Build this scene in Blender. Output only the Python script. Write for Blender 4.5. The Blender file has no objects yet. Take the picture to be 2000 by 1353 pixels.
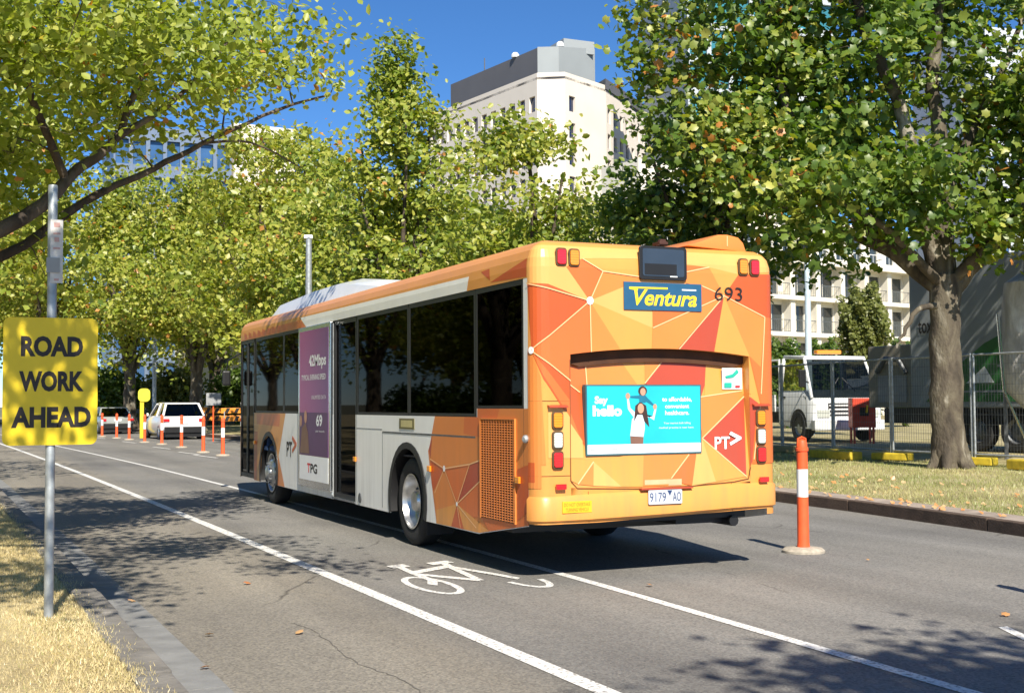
import bpy, bmesh, math, random
import numpy as np
from mathutils import Vector, Matrix
R = math.radians
random.seed(7)
scn = bpy.context.scene
col = scn.collection

# ------------------------------------------------------------------ camera
YAW, PITCH, ROLL = R(24.29), R(2.61), R(-0.35)
cam_data = bpy.data.cameras.new('camera')
cam = bpy.data.objects.new('camera', cam_data)
col.objects.link(cam)
cam_data.sensor_width = 36.0
cam_data.lens = 36.0 * 2434.0 / 2000.0
cam_data.clip_end = 4000
_f = Vector((math.sin(YAW) * math.cos(PITCH), math.cos(YAW) * math.cos(PITCH), math.sin(PITCH)))
_r0 = Vector((math.cos(YAW), -math.sin(YAW), 0))
_u0 = _r0.cross(_f)
_r = _r0 * math.cos(ROLL) + _u0 * math.sin(ROLL)
_u = -_r0 * math.sin(ROLL) + _u0 * math.cos(ROLL)
cam.matrix_world = Matrix(((_r.x, _u.x, -_f.x, -4.535), (_r.y, _u.y, -_f.y, -9.576), (_r.z, _u.z, -_f.z, 1.527), (0, 0, 0, 1)))
scn.camera = cam

# ------------------------------------------------------------------ sky, sun, exposure
SUN_EL, SUN_AZ = R(42), R(10.8)          # light travels towards +Y, a little to +X
world = bpy.data.worlds.new('World')
scn.world = world
world.use_nodes = True
wn = world.node_tree.nodes
bgn = wn['Background']
sky = wn.new('ShaderNodeTexSky')
sky.sky_type = 'NISHITA'
sky.sun_disc = False
sky.sun_elevation = SUN_EL
sky.sun_rotation = math.pi + SUN_AZ
sky.altitude = 2500
sky.air_density = 1.0
sky.dust_density = 0.0
sky.ozone_density = 8.0
hsv = wn.new('ShaderNodeHueSaturation')
hsv.inputs['Saturation'].default_value = 1.1
world.node_tree.links.new(sky.outputs[0], hsv.inputs['Color'])
world.node_tree.links.new(hsv.outputs[0], bgn.inputs[0])
bgn.inputs[1].default_value = 0.09
sun_data = bpy.data.lights.new('sun', 'SUN')
sun_data.energy = 4.9
sun_data.angle = R(0.53)
sun_data.color = (1.0, 0.925, 0.80)
sun = bpy.data.objects.new('sun', sun_data)
col.objects.link(sun)
sun_dir = Vector((math.sin(SUN_AZ) * math.cos(SUN_EL), math.cos(SUN_AZ) * math.cos(SUN_EL), -math.sin(SUN_EL)))
sun.rotation_euler = sun_dir.to_track_quat('-Z', 'Y').to_euler()
sun.location = (-10, -40, 40)
scn.view_settings.view_transform = 'Standard'
scn.view_settings.look = 'None'
scn.view_settings.exposure = 0.72
scn.view_settings.gamma = 1.0

# ------------------------------------------------------------------ helpers
ORG = {}

def tag(o, label=None, cat=None, group=None, kind=None):
    if label: o['label'] = label
    if cat: o['category'] = cat
    if group: o['group'] = group
    if kind: o['kind'] = kind
    return o

def thing(name, label, cat, loc=(0, 0, 0), group=None):
    o = bpy.data.objects.new(name, None)
    o.empty_display_size = 0.2
    col.objects.link(o)
    o.location = loc
    ORG[o] = Vector(loc)
    return tag(o, label, cat, group)

def link_mesh(name, me, mats, parent=None):
    if not isinstance(mats, (list, tuple)): mats = [mats]
    for m in mats: me.materials.append(m)
    o = bpy.data.objects.new(name, me)
    col.objects.link(o)
    if parent is not None:
        o.parent = parent
        ORG[o] = ORG[parent]
    else:
        ORG[o] = Vector((0, 0, 0))
    return o

def copy_tree(o, parent=None):
    c = o.copy()
    col.objects.link(c)
    c.parent = parent
    ORG[c] = ORG[o]
    for ch in list(o.children): copy_tree(ch, c)
    return c

class MB:
    def __init__(s):
        s.v, s.f, s.m = [], [], []
    def add(s, vs, fs, mi=0):
        b = len(s.v)
        s.v += [tuple(p) for p in vs]
        for f in fs:
            s.f.append([b + i for i in f]); s.m.append(mi)
        return s
    def quad(s, a, b, c, d, mi=0): return s.add([a, b, c, d], [(0, 1, 2, 3)], mi)
    def poly(s, pts, mi=0): return s.add(pts, [tuple(range(len(pts)))], mi)
    def box(s, a, b, mi=0):
        x0, y0, z0 = a; x1, y1, z1 = b
        vs = [(x0,y0,z0),(x1,y0,z0),(x1,y1,z0),(x0,y1,z0),(x0,y0,z1),(x1,y0,z1),(x1,y1,z1),(x0,y1,z1)]
        return s.add(vs, [(3,2,1,0),(4,5,6,7),(0,1,5,4),(1,2,6,5),(2,3,7,6),(3,0,4,7)], mi)
    def obox(s, c, ux, hx, hy, z0, z1, mi=0):
        ux = Vector((ux[0], ux[1], 0)).normalized(); uy = Vector((-ux.y, ux.x, 0)); c = Vector(c)
        vs = []
        for z in (z0, z1):
            for a, b in ((-1,-1),(1,-1),(1,1),(-1,1)):
                p = c + ux * hx * a + uy * hy * b
                vs.append((p.x, p.y, z))
        return s.add(vs, [(3,2,1,0),(4,5,6,7),(0,1,5,4),(1,2,6,5),(2,3,7,6),(3,0,4,7)], mi)
    def prism(s, pts, vec, mi=0):
        vec = Vector(vec); n = len(pts)
        p2 = [Vector(p) + vec for p in pts]
        fs = [tuple(range(n))[::-1], tuple(range(n, 2 * n))] + [(i, (i + 1) % n, n + (i + 1) % n, n + i) for i in range(n)]
        return s.add(list(pts) + p2, fs, mi)
    def tube(s, pts, rad, n=8, mi=0, cap=True):
        pts = [Vector(p) for p in pts]
        if not isinstance(rad, (list, tuple)): rad = [rad] * len(pts)
        b = len(s.v); ref = None
        for i, p in enumerate(pts):
            t = (pts[min(i + 1, len(pts) - 1)] - pts[max(i - 1, 0)]).normalized()
            if ref is None:
                ref = Vector((1, 0, 0)) if abs(t.x) < .8 else Vector((0, 1, 0))
            a = (ref - t * ref.dot(t)).normalized(); c = t.cross(a); ref = a
            for k in range(n):
                w = 2 * math.pi * k / n
                q = p + (a * math.cos(w) + c * math.sin(w)) * rad[i]
                s.v.append(tuple(q))
        for i in range(len(pts) - 1):
            for k in range(n):
                k2 = (k + 1) % n
                s.f.append([b + i*n + k, b + i*n + k2, b + (i+1)*n + k2, b + (i+1)*n + k]); s.m.append(mi)
        if cap:
            s.f.append([b + k for k in range(n)][::-1]); s.m.append(mi)
            s.f.append([b + (len(pts)-1)*n + k for k in range(n)]); s.m.append(mi)
        return s
    def lathe(s, prof, c, ax=(0, 0, 1), n=24, mi=0, close=False):
        ax = Vector(ax).normalized(); c = Vector(c)
        ref = Vector((0, 0, 1)) if abs(ax.z) < .8 else Vector((1, 0, 0))
        a = (ref - ax * ref.dot(ax)).normalized(); d = ax.cross(a)
        b = len(s.v)
        for (r, h) in prof:
            for k in range(n):
                w = 2 * math.pi * k / n
                s.v.append(tuple(c + ax * h + (a * math.cos(w) + d * math.sin(w)) * r))
        for i in range(len(prof) - 1):
            for k in range(n):
                k2 = (k + 1) % n
                s.f.append([b + i*n + k, b + i*n + k2, b + (i+1)*n + k2, b + (i+1)*n + k]); s.m.append(mi)
        if not close:
            s.f.append([b + k for k in range(n)][::-1]); s.m.append(mi)
            s.f.append([b + (len(prof)-1)*n + k for k in range(n)]); s.m.append(mi)
        return s
    def build(s, name, mats, parent=None, smooth=None, bevel=None, merge=None):
        o0 = ORG[parent] if parent is not None else Vector((0, 0, 0))
        me = bpy.data.meshes.new(name)
        vs = [(p[0] - o0.x, p[1] - o0.y, p[2] - o0.z) for p in s.v]
        me.from_pydata(vs, [], s.f)
        me.polygons.foreach_set('material_index', s.m)
        if bevel or merge:
            bm = bmesh.new(); bm.from_mesh(me)
            if merge: bmesh.ops.remove_doubles(bm, verts=bm.verts, dist=merge)
            if bevel:
                ed = [e for e in bm.edges if len(e.link_faces) == 2 and e.calc_face_angle(0) > .5]
                bmesh.ops.bevel(bm, geom=ed, offset=bevel, segments=2, profile=.6, affect='EDGES', clamp_overlap=True)
            bm.to_mesh(me); bm.free()
        if smooth:
            me.polygons.foreach_set('use_smooth', [True] * len(me.polygons))
            me.set_sharp_from_angle(angle=R(smooth))
        me.update()
        return link_mesh(name, me, mats, parent)

def catmull(pts, step=6):
    pts = [np.array(p, float) for p in pts]
    P = [2 * pts[0] - pts[1]] + pts + [2 * pts[-1] - pts[-2]]
    out = []
    for i in range(1, len(P) - 2):
        for k in range(step):
            t = k / step
            a, b, c, d = P[i-1], P[i], P[i+1], P[i+2]
            out.append(.5 * (2*b + (c-a)*t + (2*a-5*b+4*c-d)*t*t + (3*b-a-3*c+d)*t**3))
    out.append(pts[-1])
    return out

# ------------------------------------------------------------------ materials
def new_mat(name):
    m = bpy.data.materials.new(name); m.use_nodes = True
    return m, m.node_tree.nodes, m.node_tree.links, m.node_tree.nodes['Principled BSDF']

def ramp(ns, stops):
    r = ns.new('ShaderNodeValToRGB')
    el = r.color_ramp.elements
    el[0].position, el[0].color = stops[0][0], (*stops[0][1], 1)
    el[1].position, el[1].color = stops[-1][0], (*stops[-1][1], 1)
    for p, c in stops[1:-1]:
        e = el.new(p); e.color = (*c, 1)
    return r

def paint(name, c, rough=.5, metal=0, var=.12, scale=6, coat=0, bump=0, bscale=60, spec=.5, dirt=0):
    """plain colour with slight dirt/fade variation"""
    m, ns, ln, b = new_mat(name)
    tc = ns.new('ShaderNodeTexCoord')
    nz = ns.new('ShaderNodeTexNoise'); nz.inputs['Scale'].default_value = scale; nz.inputs['Detail'].default_value = 6
    ln.new(tc.outputs['Object'], nz.inputs['Vector'])
    lo = tuple(x * (1 - var) for x in c); hi = tuple(min(1, x * (1 + var * .6)) for x in c)
    rp = ramp(ns, [(.3, lo), (.7, hi)])
    ln.new(nz.outputs['Fac'], rp.inputs[0]); ln.new(rp.outputs[0], b.inputs['Base Color'])
    b.inputs['Roughness'].default_value = rough; b.inputs['Metallic'].default_value = metal
    b.inputs['Specular IOR Level'].default_value = spec
    if dirt:      # road film: thrown-up dust that thins out with height, with vertical streaks
        sp = ns.new('ShaderNodeSeparateXYZ'); ln.new(tc.outputs['Object'], sp.inputs[0])
        mr = ns.new('ShaderNodeMapRange'); mr.inputs[1].default_value = .25; mr.inputs[2].default_value = 1.25; mr.inputs[3].default_value = 1; mr.inputs[4].default_value = .12
        ln.new(sp.outputs[2], mr.inputs[0])
        mp = ns.new('ShaderNodeMapping'); mp.inputs['Scale'].default_value = (9, 9, .8); ln.new(tc.outputs['Object'], mp.inputs[0])
        ns_ = ns.new('ShaderNodeTexNoise'); ns_.inputs['Scale'].default_value = 1.3; ns_.inputs['Detail'].default_value = 7; ln.new(mp.outputs[0], ns_.inputs['Vector'])
        rs = ramp(ns, [(.38, (0, 0, 0)), (.75, (1, 1, 1))]); ln.new(ns_.outputs['Fac'], rs.inputs[0])
        mm = ns.new('ShaderNodeMath'); mm.operation = 'MULTIPLY'; ln.new(mr.outputs[0], mm.inputs[0]); ln.new(rs.outputs[0], mm.inputs[1])
        m2 = ns.new('ShaderNodeMath'); m2.operation = 'MULTIPLY'; m2.inputs[1].default_value = dirt; ln.new(mm.outputs[0], m2.inputs[0])
        mx = ns.new('ShaderNodeMix'); mx.data_type = 'RGBA'; mx.inputs[7].default_value = (.16, .13, .10, 1)
        ln.new(m2.outputs[0], mx.inputs[0]); ln.new(rp.outputs[0], mx.inputs[6]); ln.new(mx.outputs[2], b.inputs['Base Color'])
    if coat:
        b.inputs['Coat Weight'].default_value = coat; b.inputs['Coat Roughness'].default_value = .08
    if bump:
        n2 = ns.new('ShaderNodeTexNoise'); n2.inputs['Scale'].default_value = bscale; n2.inputs['Detail'].default_value = 4
        ln.new(tc.outputs['Object'], n2.inputs['Vector'])
        bp = ns.new('ShaderNodeBump'); bp.inputs['Strength'].default_value = bump; bp.inputs['Distance'].default_value = .02
        ln.new(n2.outputs['Fac'], bp.inputs['Height']); ln.new(bp.outputs[0], b.inputs['Normal'])
    return m

def glass_mat(name, tint, ior=1.4, rough=.02):
    m, ns, ln, b = new_mat(name)
    out = ns['Material Output']; ns.remove(b)
    t = ns.new('ShaderNodeBsdfTransparent'); t.inputs[0].default_value = (*tint, 1)
    g = ns.new('ShaderNodeBsdfGlossy'); g.inputs['Roughness'].default_value = rough
    fr = ns.new('ShaderNodeFresnel'); fr.inputs['IOR'].default_value = ior
    mx = ns.new('ShaderNodeMixShader')
    ln.new(fr.outputs[0], mx.inputs[0]); ln.new(t.outputs[0], mx.inputs[1]); ln.new(g.outputs[0], mx.inputs[2])
    ln.new(mx.outputs[0], out.inputs[0])
    return m

def lens_mat(name, c, rough=.15):
    m, ns, ln, b = new_mat(name)
    tc = ns.new('ShaderNodeTexCoord'); w = ns.new('ShaderNodeTexWave'); w.bands_direction = 'Z'
    w.inputs['Scale'].default_value = 14
    ln.new(tc.outputs['Object'], w.inputs['Vector'])
    rp = ramp(ns, [(0, tuple(x * .75 for x in c)), (1, c)])
    ln.new(w.outputs[0], rp.inputs[0]); ln.new(rp.outputs[0], b.inputs['Base Color'])
    b.inputs['Roughness'].default_value = rough; b.inputs['Coat Weight'].default_value = .6
    return m

def leaf_mat(name, stops, trans=.42):
    m, ns, ln, b = new_mat(name)
    out = ns['Material Output']
    at = ns.new('ShaderNodeAttribute'); at.attribute_name = 'tone'
    rp = ramp(ns, stops)
    ln.new(at.outputs['Fac'], rp.inputs[0]); ln.new(rp.outputs[0], b.inputs['Base Color'])
    b.inputs['Roughness'].default_value = .42
    b.inputs['Specular IOR Level'].default_value = .6
    tr = ns.new('ShaderNodeBsdfTranslucent')
    hs = ns.new('ShaderNodeHueSaturation'); hs.inputs['Saturation'].default_value = 1.15; hs.inputs['Value'].default_value = 1.15
    ln.new(rp.outputs[0], hs.inputs['Color']); ln.new(hs.outputs[0], tr.inputs[0])
    mx = ns.new('ShaderNodeMixShader'); mx.inputs[0].default_value = trans
    ln.new(b.outputs[0], mx.inputs[1]); ln.new(tr.outputs[0], mx.inputs[2]); ln.new(mx.outputs[0], out.inputs[0])
    return m

def bark_mat(name, cols, scale=3.0):
    m, ns, ln, b = new_mat(name)
    tc = ns.new('ShaderNodeTexCoord')
    mp = ns.new('ShaderNodeMapping'); mp.inputs['Scale'].default_value = (1, 1, .45)
    ln.new(tc.outputs['Object'], mp.inputs[0])
    n1 = ns.new('ShaderNodeTexNoise'); n1.inputs['Scale'].default_value = scale; n1.inputs['Detail'].default_value = 5; n1.inputs['Distortion'].default_value = .8
    ln.new(mp.outputs[0], n1.inputs['Vector'])
    rp = ramp(ns, [(.3, cols[0]), (.46, cols[1]), (.58, cols[2]), (.7, cols[3])])
    ln.new(n1.outputs['Fac'], rp.inputs[0]); ln.new(rp.outputs[0], b.inputs['Base Color'])
    b.inputs['Roughness'].default_value = .9
    n2 = ns.new('ShaderNodeTexNoise'); n2.inputs['Scale'].default_value = scale * 7; n2.inputs['Detail'].default_value = 6
    ln.new(mp.outputs[0], n2.inputs['Vector'])
    bp = ns.new('ShaderNodeBump'); bp.inputs['Strength'].default_value = .7; bp.inputs['Distance'].default_value = .04
    ln.new(n2.outputs['Fac'], bp.inputs['Height']); ln.new(bp.outputs[0], b.inputs['Normal'])
    return m

def asphalt_mat():
    m, ns, ln, b = new_mat('asphalt')
    tc = ns.new('ShaderNodeTexCoord')
    def noise(s, d=4, vec=None):
        n = ns.new('ShaderNodeTexNoise'); n.inputs['Scale'].default_value = s; n.inputs['Detail'].default_value = d
        ln.new(vec or tc.outputs['Object'], n.inputs['Vector']); return n
    # wheel-track streaks along the road, blotches and aggregate grain
    mp = ns.new('ShaderNodeMapping'); mp.inputs['Scale'].default_value = (1.1, .05, 1)
    ln.new(tc.outputs['Object'], mp.inputs[0])
    st = noise(1.0, 3, mp.outputs[0])
    bl = noise(.35, 6)
    gr = noise(90, 3)
    vo = ns.new('ShaderNodeTexVoronoi'); vo.inputs['Scale'].default_value = 70
    ln.new(tc.outputs['Object'], vo.inputs['Vector'])
    r1 = ramp(ns, [(.35, (.165, .156, .141)), (.65, (.226, .215, .196))])
    ln.new(st.outputs['Fac'], r1.inputs[0])
    r2 = ramp(ns, [(.32, (.78, .78, .79)), (.5, (.98, .98, .97)), (.70, (1.12, 1.10, 1.06))])
    ln.new(bl.outputs['Fac'], r2.inputs[0])
    m1 = ns.new('ShaderNodeMix'); m1.data_type = 'RGBA'; m1.blend_type = 'MULTIPLY'; m1.inputs[0].default_value = 1
    ln.new(r1.outputs[0], m1.inputs[6]); ln.new(r2.outputs[0], m1.inputs[7])
    r3 = ramp(ns, [(.0, (.50, .50, .50)), (.5, (1.0, 1.0, 1.0)), (1.0, (1.5, 1.48, 1.42))])
    ln.new(vo.outputs['Color'], r3.inputs[0])
    m2 = ns.new('ShaderNodeMix'); m2.data_type = 'RGBA'; m2.blend_type = 'MULTIPLY'; m2.inputs[0].default_value = .8
    ln.new(m1.outputs[2], m2.inputs[6]); ln.new(r3.outputs[0], m2.inputs[7])
    sx = ns.new('ShaderNodeSeparateXYZ'); ln.new(tc.outputs['Object'], sx.inputs[0])
    mr = ns.new('ShaderNodeMapRange'); mr.inputs[1].default_value = -1.75; mr.inputs[2].default_value = -1.25
    ln.new(sx.outputs[0], mr.inputs[0])
    rl = ramp(ns, [(0, (1.10, 1.05, .97)), (1, (.97, .98, 1.0))]); ln.new(mr.outputs[0], rl.inputs[0])
    m4 = ns.new('ShaderNodeMix'); m4.data_type = 'RGBA'; m4.blend_type = 'MULTIPLY'; m4.inputs[0].default_value = 1
    ln.new(m2.outputs[2], m4.inputs[6]); ln.new(rl.outputs[0], m4.inputs[7]); m2 = m4
    # hairline cracks
    mc = ns.new('ShaderNodeMapping'); mc.inputs['Scale'].default_value = (1, .45, 1)
    wv = noise(1.6, 5)
    mixv = ns.new('ShaderNodeMix'); mixv.data_type = 'RGBA'; mixv.inputs[0].default_value = .16
    ln.new(tc.outputs['Object'], mixv.inputs[6]); ln.new(wv.outputs['Color'], mixv.inputs[7])
    ln.new(mixv.outputs[2], mc.inputs[0])
    cr = ns.new('ShaderNodeTexVoronoi'); cr.feature = 'DISTANCE_TO_EDGE'; cr.inputs['Scale'].default_value = .42
    ln.new(mc.outputs[0], cr.inputs['Vector'])
    rc = ramp(ns, [(.0, (.38, .37, .36)), (.004, (1, 1, 1))])
    ln.new(cr.outputs['Distance'], rc.inputs[0])
    msk = noise(.5, 2); rm = ramp(ns, [(.52, (0, 0, 0)), (.58, (1, 1, 1))]); ln.new(msk.outputs['Fac'], rm.inputs[0])
    m3 = ns.new('ShaderNodeMix'); m3.data_type = 'RGBA'; m3.blend_type = 'MULTIPLY'
    ln.new(rm.outputs[0], m3.inputs[0]); ln.new(m2.outputs[2], m3.inputs[6]); ln.new(rc.outputs[0], m3.inputs[7])
    ln.new(m3.outputs[2], b.inputs['Base Color'])
    b.inputs['Roughness'].default_value = .85
    bp = ns.new('ShaderNodeBump'); bp.inputs['Strength'].default_value = .5; bp.inputs['Distance'].default_value = .006
    ln.new(gr.outputs['Fac'], bp.inputs['Height']); ln.new(bp.outputs[0], b.inputs['Normal'])
    return m

def worn_paint_mat():
    m, ns, ln, b = new_mat('road_paint')
    out = ns['Material Output']
    tc = ns.new('ShaderNodeTexCoord')
    n = ns.new('ShaderNodeTexNoise'); n.inputs['Scale'].default_value = 38; n.inputs['Detail'].default_value = 6
    ln.new(tc.outputs['Object'], n.inputs['Vector'])
    rp = ramp(ns, [(.36, (.26, .25, .23)), (.44, (.66, .65, .62)), (.6, (.82, .81, .77))])
    ln.new(n.outputs['Fac'], rp.inputs[0]); ln.new(rp.outputs[0], b.inputs['Base Color'])
    b.inputs['Roughness'].default_value = .6
    return m

def ground_mat(name, cols, scale=2.0, fine=60):
    m, ns, ln, b = new_mat(name)
    tc = ns.new('ShaderNodeTexCoord')
    n = ns.new('ShaderNodeTexNoise'); n.inputs['Scale'].default_value = scale; n.inputs['Detail'].default_value = 8
    n2 = ns.new('ShaderNodeTexNoise'); n2.inputs['Scale'].default_value = fine; n2.inputs['Detail'].default_value = 4
    ln.new(tc.outputs['Object'], n.inputs['Vector']); ln.new(tc.outputs['Object'], n2.inputs['Vector'])
    rp = ramp(ns, [(.3, cols[0]), (.5, cols[1]), (.72, cols[2])])
    ln.new(n.outputs['Fac'], rp.inputs[0])
    r2 = ramp(ns, [(.3, (.6, .6, .6)), (.7, (1.2, 1.2, 1.2))]); ln.new(n2.outputs['Fac'], r2.inputs[0])
    mx = ns.new('ShaderNodeMix'); mx.data_type = 'RGBA'; mx.blend_type = 'MULTIPLY'; mx.inputs[0].default_value = .8
    ln.new(rp.outputs[0], mx.inputs[6]); ln.new(r2.outputs[0], mx.inputs[7])
    ln.new(mx.outputs[2], b.inputs['Base Color']); b.inputs['Roughness'].default_value = .95
    bp = ns.new('ShaderNodeBump'); bp.inputs['Strength'].default_value = .8; bp.inputs['Distance'].default_value = .03
    ln.new(n2.outputs['Fac'], bp.inputs['Height']); ln.new(bp.outputs[0], b.inputs['Normal'])
    return m

def gradient_mat(name, c0, c1, axis, lo, hi):
    """printed colour gradient on a poster"""
    m, ns, ln, b = new_mat(name)
    tc = ns.new('ShaderNodeTexCoord'); sp = ns.new('ShaderNodeSeparateXYZ')
    ln.new(tc.outputs['Object'], sp.inputs[0])
    mr = ns.new('ShaderNodeMapRange'); mr.inputs[1].default_value = lo; mr.inputs[2].default_value = hi
    ln.new(sp.outputs[axis], mr.inputs[0])
    rp = ramp(ns, [(0, c0), (1, c1)]); ln.new(mr.outputs[0], rp.inputs[0]); ln.new(rp.outputs[0], b.inputs['Base Color'])
    b.inputs['Roughness'].default_value = .35
    return m

M = {}
M['asphalt'] = asphalt_mat()
M['road_paint'] = worn_paint_mat()
M['kerb'] = paint('kerb_bluestone', (.20, .185, .165), .9, var=.3, scale=5, bump=.6, bscale=40)
M['kerb_r'] = paint('kerb_concrete', (.36, .295, .24), .9, var=.28, scale=4, bump=.5, bscale=40)
M['kerb_dark'] = paint('kerb_basalt', (.10, .066, .045), .9, var=.35, scale=5, bump=.6, bscale=40)
M['channel'] = paint('channel_stone', (.225, .225, .22), .85, var=.22, scale=5, bump=.4, bscale=50)
M['dry_soil'] = ground_mat('dry_grass_soil', [(.36, .28, .14), (.52, .42, .22), (.62, .52, .30)], 1.6, 50)
M['median_soil'] = ground_mat('median_grass_soil', [(.24, .20, .09), (.38, .33, .15), (.48, .40, .24)], .9, 40)
M['far_ground'] = ground_mat('far_ground', [(.12, .12, .06), (.18, .17, .09), (.24, .21, .13)], .1, 2)
M['steel'] = paint('galvanised_steel', (.42, .45, .46), .5, .55, var=.3, scale=14)
M['steel_dark'] = paint('weathered_steel', (.16, .17, .18), .5, .5, var=.3, scale=10)
M['black'] = paint('black_plastic', (.012, .012, .013), .45)
M['rubber'] = paint('tyre_rubber', (.022, .022, .023), .8, var=.3, scale=12, bump=.3)
M['white'] = paint('white_paint', (.78, .79, .77), .3, var=.05, coat=.4)
M['bus_white'] = paint('bus_white', (.88, .88, .85), .35, var=.05, scale=2, coat=.15, dirt=.3)
M['alu'] = paint('bright_aluminium', (.72, .73, .74), .22, 1, var=.1)
M['chrome'] = paint('wheel_steel', (.62, .62, .62), .28, .9, var=.25, scale=10)
M['grey'] = paint('grey_paint', (.32, .33, .34), .6)
M['sign_yellow'] = paint('sign_yellow', (.82, .60, .015), .45, var=.06)
M['letter_black'] = paint('letter_black', (.02, .014, .012), .5)
M['letter_white'] = paint('letter_white', (.85, .86, .86), .5, var=.03)
M['orange_post'] = paint('orange_post', (.85, .115, .03), .5, var=.12, scale=9)
M['reflective'] = paint('reflective_white', (.86, .86, .84), .35, var=.05)
M['base_rubber'] = paint('dusty_rubber_base', (.42, .37, .29), .9, var=.3, scale=20)
M['tree_leaf_a'] = leaf_mat('elm_leaf', [(0, (0.144, 0.211, 0.030)), (0.35, (0.270, 0.338, 0.048)), (0.65, (0.385, 0.455, 0.076)), (0.985, (0.600, 0.610, 0.150)), (1.0, (0.620, 0.288, 0.068))], .5)
M['tree_leaf_r'] = leaf_mat('plane_leaf', [(0, (0.078, 0.149, 0.023)), (0.4, (0.149, 0.234, 0.035)), (0.75, (0.296, 0.343, 0.055)), (0.985, (0.560, 0.560, 0.125)), (1.0, (0.620, 0.265, 0.062))])
M['tree_leaf_m'] = leaf_mat('plane_leaf_far', [(0, (0.130, 0.206, 0.027)), (0.35, (0.259, 0.328, 0.046)), (0.7, (0.428, 0.443, 0.076)), (0.98, (0.610, 0.565, 0.138)), (1.0, (0.610, 0.290, 0.076))])
M['shrub_leaf'] = leaf_mat('shrub_leaf', [(0, (.05, .10, .015)), (.5, (.10, .17, .025)), (1, (.2, .26, .05))])
M['olive_leaf'] = leaf_mat('olive_leaf', [(0, (.13, .16, .04)), (.5, (.2, .23, .06)), (1, (.3, .3, .1))])
M['grass_dry'] = leaf_mat('dry_grass', [(0, (.36, .33, .12)), (.4, (.62, .51, .25)), (.8, (.74, .62, .36)), (1, (.30, .33, .10))], .2)
M['grass_med'] = leaf_mat('median_grass', [(0, (.22, .27, .07)), (.5, (.40, .40, .15)), (.85, (.56, .48, .24)), (1, (.44, .24, .08))], .2)
M['bark_plane'] = bark_mat('plane_bark', [(.035, .028, .02), (.085, .068, .048), (.13, .11, .075), (.33, .30, .24)], 3.2)
M['bark_dark'] = bark_mat('elm_bark', [(.035, .026, .02), (.07, .052, .036), (.11, .085, .06), (.17, .14, .1)], 4)
LIV = {}
for k, c in dict(amber=(.74, .312, .066), pale=(.78, .395, .115), orange=(.72, .228, .047), salmon=(.67, .155, .033), red=(.56, .095, .02), maroon=(.44, .065, .03)).items():
    LIV[k] = paint('livery_' + k, c, .38, var=.05, scale=2, coat=.12, dirt=.35)
LIV_KEYS = list(LIV)
LIV_MATS = [LIV[k] for k in LIV_KEYS]
M['livery_line'] = paint('livery_line', (.84, .50, .24), .35, var=.03)
M['bus_glass'] = glass_mat('bus_tinted_glass', (.05, .06, .05), 1.085)
M['dark_glass'] = paint('dark_window_glass', (.012, .014, .015), .06, var=.1, spec=.7)
M['car_glass'] = glass_mat('car_glass', (.12, .14, .14))
M['blue_glass'] = paint('blue_curtain_glass', (.05, .12, .26), .08, .0, var=.3, scale=.4, spec=.9)
M['lens_red'] = lens_mat('red_lens', (.70, .02, .03)); M['lens_amber'] = lens_mat('amber_lens', (.90, .30, .02)); M['lens_clear'] = lens_mat('clear_lens', (.62, .66, .60))
M['bezel'] = paint('lamp_bezel', (.10, .055, .02), .5)

def text(s, name, parent, m, o, right, up, w, h, n_off=0.0, shear=0, bold=0.0):
    """flat lettering fitted into a w x h box whose lower-left corner is o"""
    cu = bpy.data.curves.new('txt', 'FONT'); cu.body = s; cu.shear = shear; cu.offset = bold
    cu.resolution_u = 3
    ob = bpy.data.objects.new('txt', cu); col.objects.link(ob)
    dg = bpy.context.evaluated_depsgraph_get()
    me = bpy.data.meshes.new_from_object(ob.evaluated_get(dg))
    bpy.data.objects.remove(ob); bpy.data.curves.remove(cu)
    n = len(me.vertices); co = np.empty(n * 3); me.vertices.foreach_get('co', co); co = co.reshape(-1, 3)
    lo, hi = co.min(0), co.max(0); sz = np.maximum(hi - lo, 1e-6)
    a = (co[:, 0] - lo[0]) / sz[0] * w; b = (co[:, 1] - lo[1]) / sz[1] * h
    right = np.array(right, float); up = np.array(up, float); nrm = np.cross(right, up)
    out = np.array(o, float) + a[:, None] * right + b[:, None] * up + nrm * n_off
    if parent is not None: out -= np.array(ORG[parent])
    me.vertices.foreach_set('co', out.ravel()); me.materials.clear(); me.update()
    return link_mesh(name, me, m, parent)

def split_loose(mb):
    """one builder per connected piece"""
    key = {}; par = list(range(len(mb.v)))
    def find(i):
        while par[i] != i: par[i] = par[par[i]]; i = par[i]
        return i
    pos = {}
    for i, p in enumerate(mb.v):
        k = tuple(round(c, 4) for c in p); pos.setdefault(k, i); par[i] = pos[k]
    for f in mb.f:
        a = find(f[0])
        for q in f[1:]: par[find(q)] = a
    out = {}
    for f, m in zip(mb.f, mb.m):
        o = out.setdefault(find(f[0]), MB()); o.add([mb.v[i] for i in f], [tuple(range(len(f)))], m)
    return list(out.values())

def ribbon(poly, w0, w1, z0, z1=None, nm=1):
    """strip between polyline x+w0 and x+w1 (polyline of (x, y)); z per edge"""
    z1 = z0 if z1 is None else z1
    mb = MB()
    for (xa, ya), (xb, yb) in zip(poly[:-1], poly[1:]):
        mb.quad((xa + w0, ya, z0), (xa + w1, ya, z1), (xb + w1, yb, z1), (xb + w0, yb, z0))
    return mb
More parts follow.
